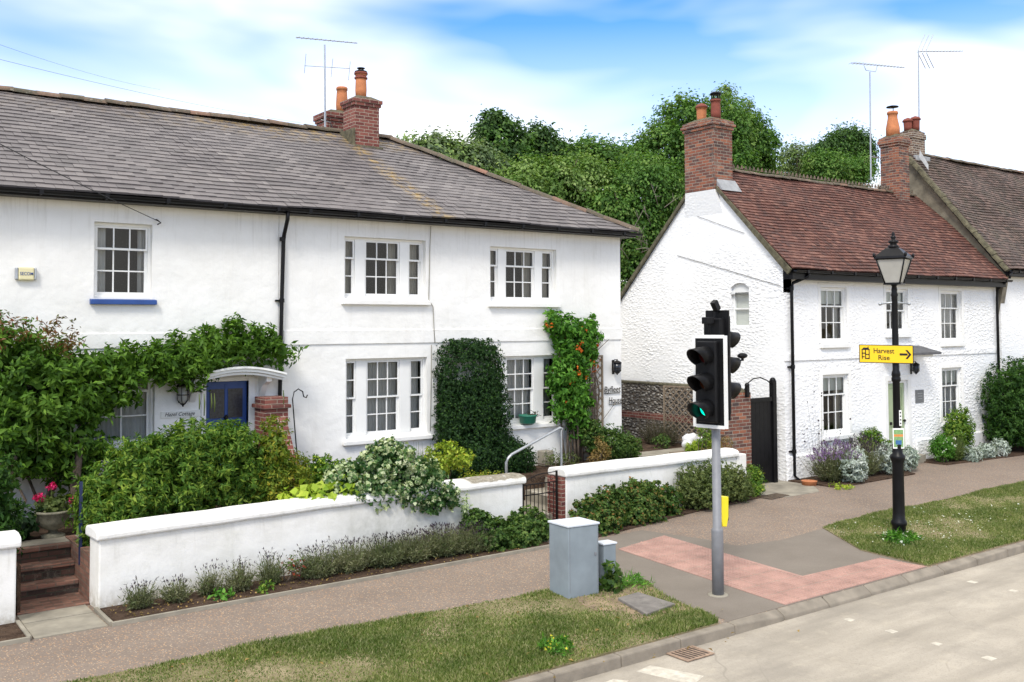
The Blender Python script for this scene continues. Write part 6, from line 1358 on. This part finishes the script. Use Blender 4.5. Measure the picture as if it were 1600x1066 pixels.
# yard behind wall two
tuft('dry_bush', (17.3, 17.4, .6), 420, .75, (.35, .85), .006, 'lf_twig', 'brown leafless bushy stems at the foot of the flint wall', 'dry bush')
shrub('low_yard_shrub', (16.9, 17.0, .6), [(16.85, 16.9, .75, .2, .25, .18)], 'lf_ivy', 'small dark green plant before the dry bush by the flint wall', 'plant', 420, .05, .03, 50, .05, core=None)
m = MB(); m.sphere((16.55, 15.65, .92), (.22, .18, .17), 12, 8); m.sphere((16.75, 15.6, .86), (.2, .16, .13), 12, 8); m.sphere((16.4, 15.6, .84), (.15, .14, .11), 10, 7); o = m.build('sack', 'bag', origin=(16.5, 15.7, .7)); tag(o, 'crumpled white sack behind the wall by the wooden trellis', 'sack')
md = o.modifiers.new('crumple', 'DISPLACE'); tx = bpy.data.textures.new('crumple', 'CLOUDS'); tx.noise_scale = .12; md.texture = tx; md.strength = .12
m = MB(); m.box(15.9, 16.6, 15.5, 15.7, .62, .70); m.box(16.7, 17.3, 15.75, 15.9, .72, .8); o = m.build('timber_planks', 'wood', origin=(16.2, 15.6, .6)); tag(o, 'old grey timber pieces beside the white sack', 'timber')
shrub('yellow_heather', (16.4, 15.3, .6), [(16.2, 15.1, .85, .35, .25, .16), (16.6, 15.15, .85, .25, .2, .15)], 'lf_lime', 'pale lime cushion plant in front of the white sack', 'plant', 1400, .03, .018, 130, .05, core='lf_wist')
shrub('orange_heather', (15.7, 14.0, .6), [(15.55, 14.02, .95, .12, .12, .14), (15.9, 14.02, .98, .2, .12, .22), (15.25, 14.05, .86, .14, .12, .12)], 'lf_dry', 'orange brown plant at the foot of the brick pier', 'plant', 1300, .035, .02, 120, .05, core=None)
shrub('pier_shrub', (15.9, 14.7, .6), [(15.95, 14.7, 1.25, .16, .16, .38)], 'lf_choisya', 'light green plant between the trellis and the brick pier', 'plant', 900, .045, .025, 90, .06, core=None)
# right cottage front bed
tuft('lavender', (18.95, 13.55, .03), 620, .85, (.55, .38), .008, 'lf_lav', 'tall lavender with violet flower spikes under the left lower window', 'lavender', 'lavender by the cottage door', ('fl_lav', .55, .09, .022), lean=.8)
tuft('lavender', (20.15, 13.6, .03), 560, .9, (.5, .38), .008, 'lf_lav', 'fading grey lavender right of the silver plant, left of the door', 'lavender', 'lavender by the cottage door', ('fl_purple', .4, .09, .02), lean=.8)
SG = 'silver ragwort plants along the cottage'
for (cl, n, lb) in (([(19.15, 13.2, .3, .38, .25, .3), (19.45, 13.35, .5, .25, .22, .25)], 2600, 'large silver leaved plant before the violet lavender'), ([(20.75, 13.4, .38, .4, .28, .32), (21.0, 13.5, .5, .3, .25, .22)], 2500, 'silver leaved plant behind the street lamp column, left side'), ([(21.7, 13.5, .3, .36, .28, .28)], 2000, 'silver leaved plant at the left side of the door step'), ([(24.6, 13.4, .16, .24, .2, .17)], 900, 'small silver leaved plant, nearest of three right of the door'), ([(25.4, 13.45, .18, .24, .2, .18)], 900, 'middle small silver leaved plant right of the door'), ([(26.0, 13.4, .22, .26, .2, .22)], 900, 'silver leaved plant beside the dark hedge')):
    shrub('silver_ragwort', (cl[0][0], cl[0][1], 0), cl, 'lf_silver', lb, 'ragwort', n, .075, .03, 200, .06, SG, shoot=.07, up=.4, zmin=.02, core='lf_lav')
shrub('pink_phlox', (21.0, 13.9, .03), [(20.9, 13.9, .75, .3, .25, .3), (21.35, 13.85, .55, .3, .25, .25)], 'lf_choisya', 'leafy plant with white and pink flowers left of the green door', 'plant', 1900, .07, .03, 150, .07, flowers=('fl_white', 90, .05), core='lf_wist')
tuft('verbena', (18.75, 13.75, .03), 26, 1.9, (.45, .3), .006, 'lf_twig', 'tall airy stems with dark purple heads by the corner downpipe', 'verbena', None, ('fl_purple', .9, .05, .045), lean=1.1)
m = MB(); m.lathe((18.15, 13.62, 0), [(.15, 0), (.17, .09), (.18, .1), (.16, .1)], 16); o = m.build('terracotta_dish', 'pot', origin=(18.1, 13.6, 0)); tag(o, 'shallow terracotta dish at the foot of the corner downpipe', 'dish')
weed('weed', (18.35, 12.95, .01), .3, .06, 300, 'lf_lime', 'flat bright green weeds at the edge of the lavender bed', 'weed', None, .04, .03)
shrub('rounded_green_shrub', (23.7, 13.6, .03), [(23.7, 13.7, .4, .38, .3, .35)], 'lf_trump', 'bright green mound with white flowers right of the green door', 'shrub', 2600, .05, .02, 180, .06, flowers=('fl_white', 50, .05))
tuft('rosemary', (24.2, 13.65, .03), 330, .7, (.4, .3), .008, 'lf_hebe', 'spiky green rosemary right of the white flowered mound', 'rosemary')
shrub('tall_green_shrub', (25.0, 13.9, .03), [(24.95, 13.95, .95, .38, .25, .4), (25.2, 13.95, .6, .4, .25, .4), (24.6, 13.9, .6, .3, .25, .3)], 'lf_choisya', 'leafy bright green shrub under the right lower window', 'shrub', 3600, .06, .03, 260, .08, shoot=.1)
shrub('low_border', (25.3, 13.5, .03), [(24.9, 13.5, .15, .3, .2, .12), (25.7, 13.55, .2, .3, .2, .15)], 'lf_hebe', 'low green filler between the small silver plants', 'plants', 900, .05, .02, 90, .06, core=None)
shrub('laurel_hedge', (28.4, 13.7, 0), [(27.3, 13.7, 1.35, .95, .75, 1.2), (28.4, 13.6, 1.45, 1.1, .8, 1.2), (27.7, 13.3, .8, 1.0, .6, .75), (29.6, 13.6, 1.4, 1.1, .8, 1.2), (27.0, 13.7, .7, .7, .6, .6)], 'lf_yew', 'dense dark green hedge at the right edge before the cottages', 'hedge', 22000, .085, .035, 1200, .09, shoot=.14, fill=.08, up=.5, droop=-.2, zmin=.02)

# ================================================================== TREES
def tree(base, h, crown, leafm, label, n, ln, seed, nsub=300, rsub=.42, tr=.25, group='trees behind the houses', fill=.25, open_=False):
    rng = np.random.default_rng(seed); rg = random.Random(seed); t = thing('tree', base, label, 'tree', group)
    m = MB(); b = Vector(base); top = Vector((crown[0][0], crown[0][1], crown[0][2]))
    m.tube([b, b.lerp(top, .35) + Vector((.1, 0, 0)), b.lerp(top, .7), top], [tr, tr * .8, tr * .55, tr * .2], 9)
    for c in crown:
        for k in range(4):
            e = Vector((c[0] + rg.uniform(-.75, .75) * c[3], c[1] + rg.uniform(-.7, .7) * c[4], c[2] + rg.uniform(-.3, .85) * c[5])); s_ = b.lerp(top, rg.uniform(.4, .85)); md_ = s_.lerp(e, .5) + Vector((0, 0, rg.uniform(-.3, .3)))
            m.tube([s_, s_.lerp(md_, .5), md_, e], [tr * .35, tr * .28, tr * .2, tr * .06], 6)
    m.build('trunk', 'bark', t)
    V = clump_leaves(rng, crown, n, ln, ln * .62, nsub, rsub, up=.55, fill=fill, droop=.3)
    lt = {'tr_dark': 'tr_mid', 'tr_mid': 'tr_light', 'tr_light': 'tr_pale', 'tr_grey': 'tr_pale'}[leafm]; jj = LASTJ[0]; mi = ((rng.random(nsub)[jj] < .27) & (rng.random(len(jj)) < .85)).astype(np.int32)
    mesh_np('crown', V, 4, [leafm, lt], mi, t)
    if not open_:
        mesh_np('inner_crown', inner_leaves(crown, seed * 13, ln * 1.7, ln * 1.1, 0, .8, dens=.8), 4, leafm, None, t)
    return t
def at(px, py, Y_): v = onY(px, py, Y_); return v
def crownpx(lst, Y_):
    out_ = []
    for (px, py, rx, rz) in lst:
        v = onY(px, py, Y_); s = (v - CP) @ FW / F_PX; out_.append((v[0], v[1], v[2], rx * s * 1.05, rx * s * .9, rz * s))
    return out_
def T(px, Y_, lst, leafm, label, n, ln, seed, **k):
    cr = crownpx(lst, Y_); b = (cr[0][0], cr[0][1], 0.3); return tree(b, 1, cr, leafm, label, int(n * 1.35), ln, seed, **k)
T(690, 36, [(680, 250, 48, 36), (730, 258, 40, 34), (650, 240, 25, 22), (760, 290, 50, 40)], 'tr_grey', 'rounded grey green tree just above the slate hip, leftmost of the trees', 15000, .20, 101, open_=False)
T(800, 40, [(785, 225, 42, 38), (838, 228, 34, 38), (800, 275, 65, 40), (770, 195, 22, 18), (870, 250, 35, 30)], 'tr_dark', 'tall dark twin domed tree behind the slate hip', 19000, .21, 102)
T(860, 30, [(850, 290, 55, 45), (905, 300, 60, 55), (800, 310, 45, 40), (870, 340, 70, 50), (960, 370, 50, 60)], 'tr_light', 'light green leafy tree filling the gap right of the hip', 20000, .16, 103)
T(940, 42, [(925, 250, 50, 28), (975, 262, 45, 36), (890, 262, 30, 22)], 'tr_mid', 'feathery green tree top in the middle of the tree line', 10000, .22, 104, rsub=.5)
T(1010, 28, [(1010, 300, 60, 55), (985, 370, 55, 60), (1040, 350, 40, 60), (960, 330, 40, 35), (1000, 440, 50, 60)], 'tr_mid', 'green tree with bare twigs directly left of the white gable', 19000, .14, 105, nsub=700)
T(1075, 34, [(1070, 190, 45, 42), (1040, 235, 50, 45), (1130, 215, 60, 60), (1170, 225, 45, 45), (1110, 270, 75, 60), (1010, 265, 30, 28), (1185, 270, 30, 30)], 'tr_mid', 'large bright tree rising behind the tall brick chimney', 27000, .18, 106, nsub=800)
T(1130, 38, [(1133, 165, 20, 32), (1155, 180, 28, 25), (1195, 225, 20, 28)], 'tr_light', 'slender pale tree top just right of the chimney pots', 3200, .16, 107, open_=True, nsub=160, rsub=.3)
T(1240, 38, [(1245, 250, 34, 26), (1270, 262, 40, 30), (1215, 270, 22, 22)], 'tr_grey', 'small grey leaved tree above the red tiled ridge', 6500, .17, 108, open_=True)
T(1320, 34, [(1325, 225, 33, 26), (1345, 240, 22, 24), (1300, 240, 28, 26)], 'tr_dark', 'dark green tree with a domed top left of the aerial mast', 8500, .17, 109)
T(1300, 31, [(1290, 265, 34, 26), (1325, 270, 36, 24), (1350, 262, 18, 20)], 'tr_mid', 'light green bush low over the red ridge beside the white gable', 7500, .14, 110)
# bare twigs on the tree left of the gable
m = MB(); rg = random.Random(55)
for i in range(11):
    p = Vector(tuple(onY(rg.uniform(975, 1050), rg.uniform(300, 410), 26.3))); d = Vector((rg.uniform(-1, 1), rg.uniform(-.2, .2), rg.uniform(-.3, .9))).normalized()
    m.tube([p, p + d * .4 + Vector((0, 0, .05)), p + d * .9 + Vector((rg.uniform(-.1, .1), 0, rg.uniform(-.2, .1)))], [.014, .01, .004], 5)
    for k in range(2): q = p + d * rg.uniform(.3, .7); e = Vector((rg.uniform(-1, 1), 0, rg.uniform(-.2, 1))).normalized(); m.tube([q, q + e * .35], [.01, .004], 5)
o = m.build('bare_branches', simple('pale bare twigs', (.22, .19, .15), .9, .2, 5), origin=(23.5, 26.3, 5)); tag(o, 'pale bare branches among the leaves left of the white gable', 'branches')
for n_ in ('x',):
    if n_ in bpy.data.objects: bpy.data.objects.remove(bpy.data.objects[n_])
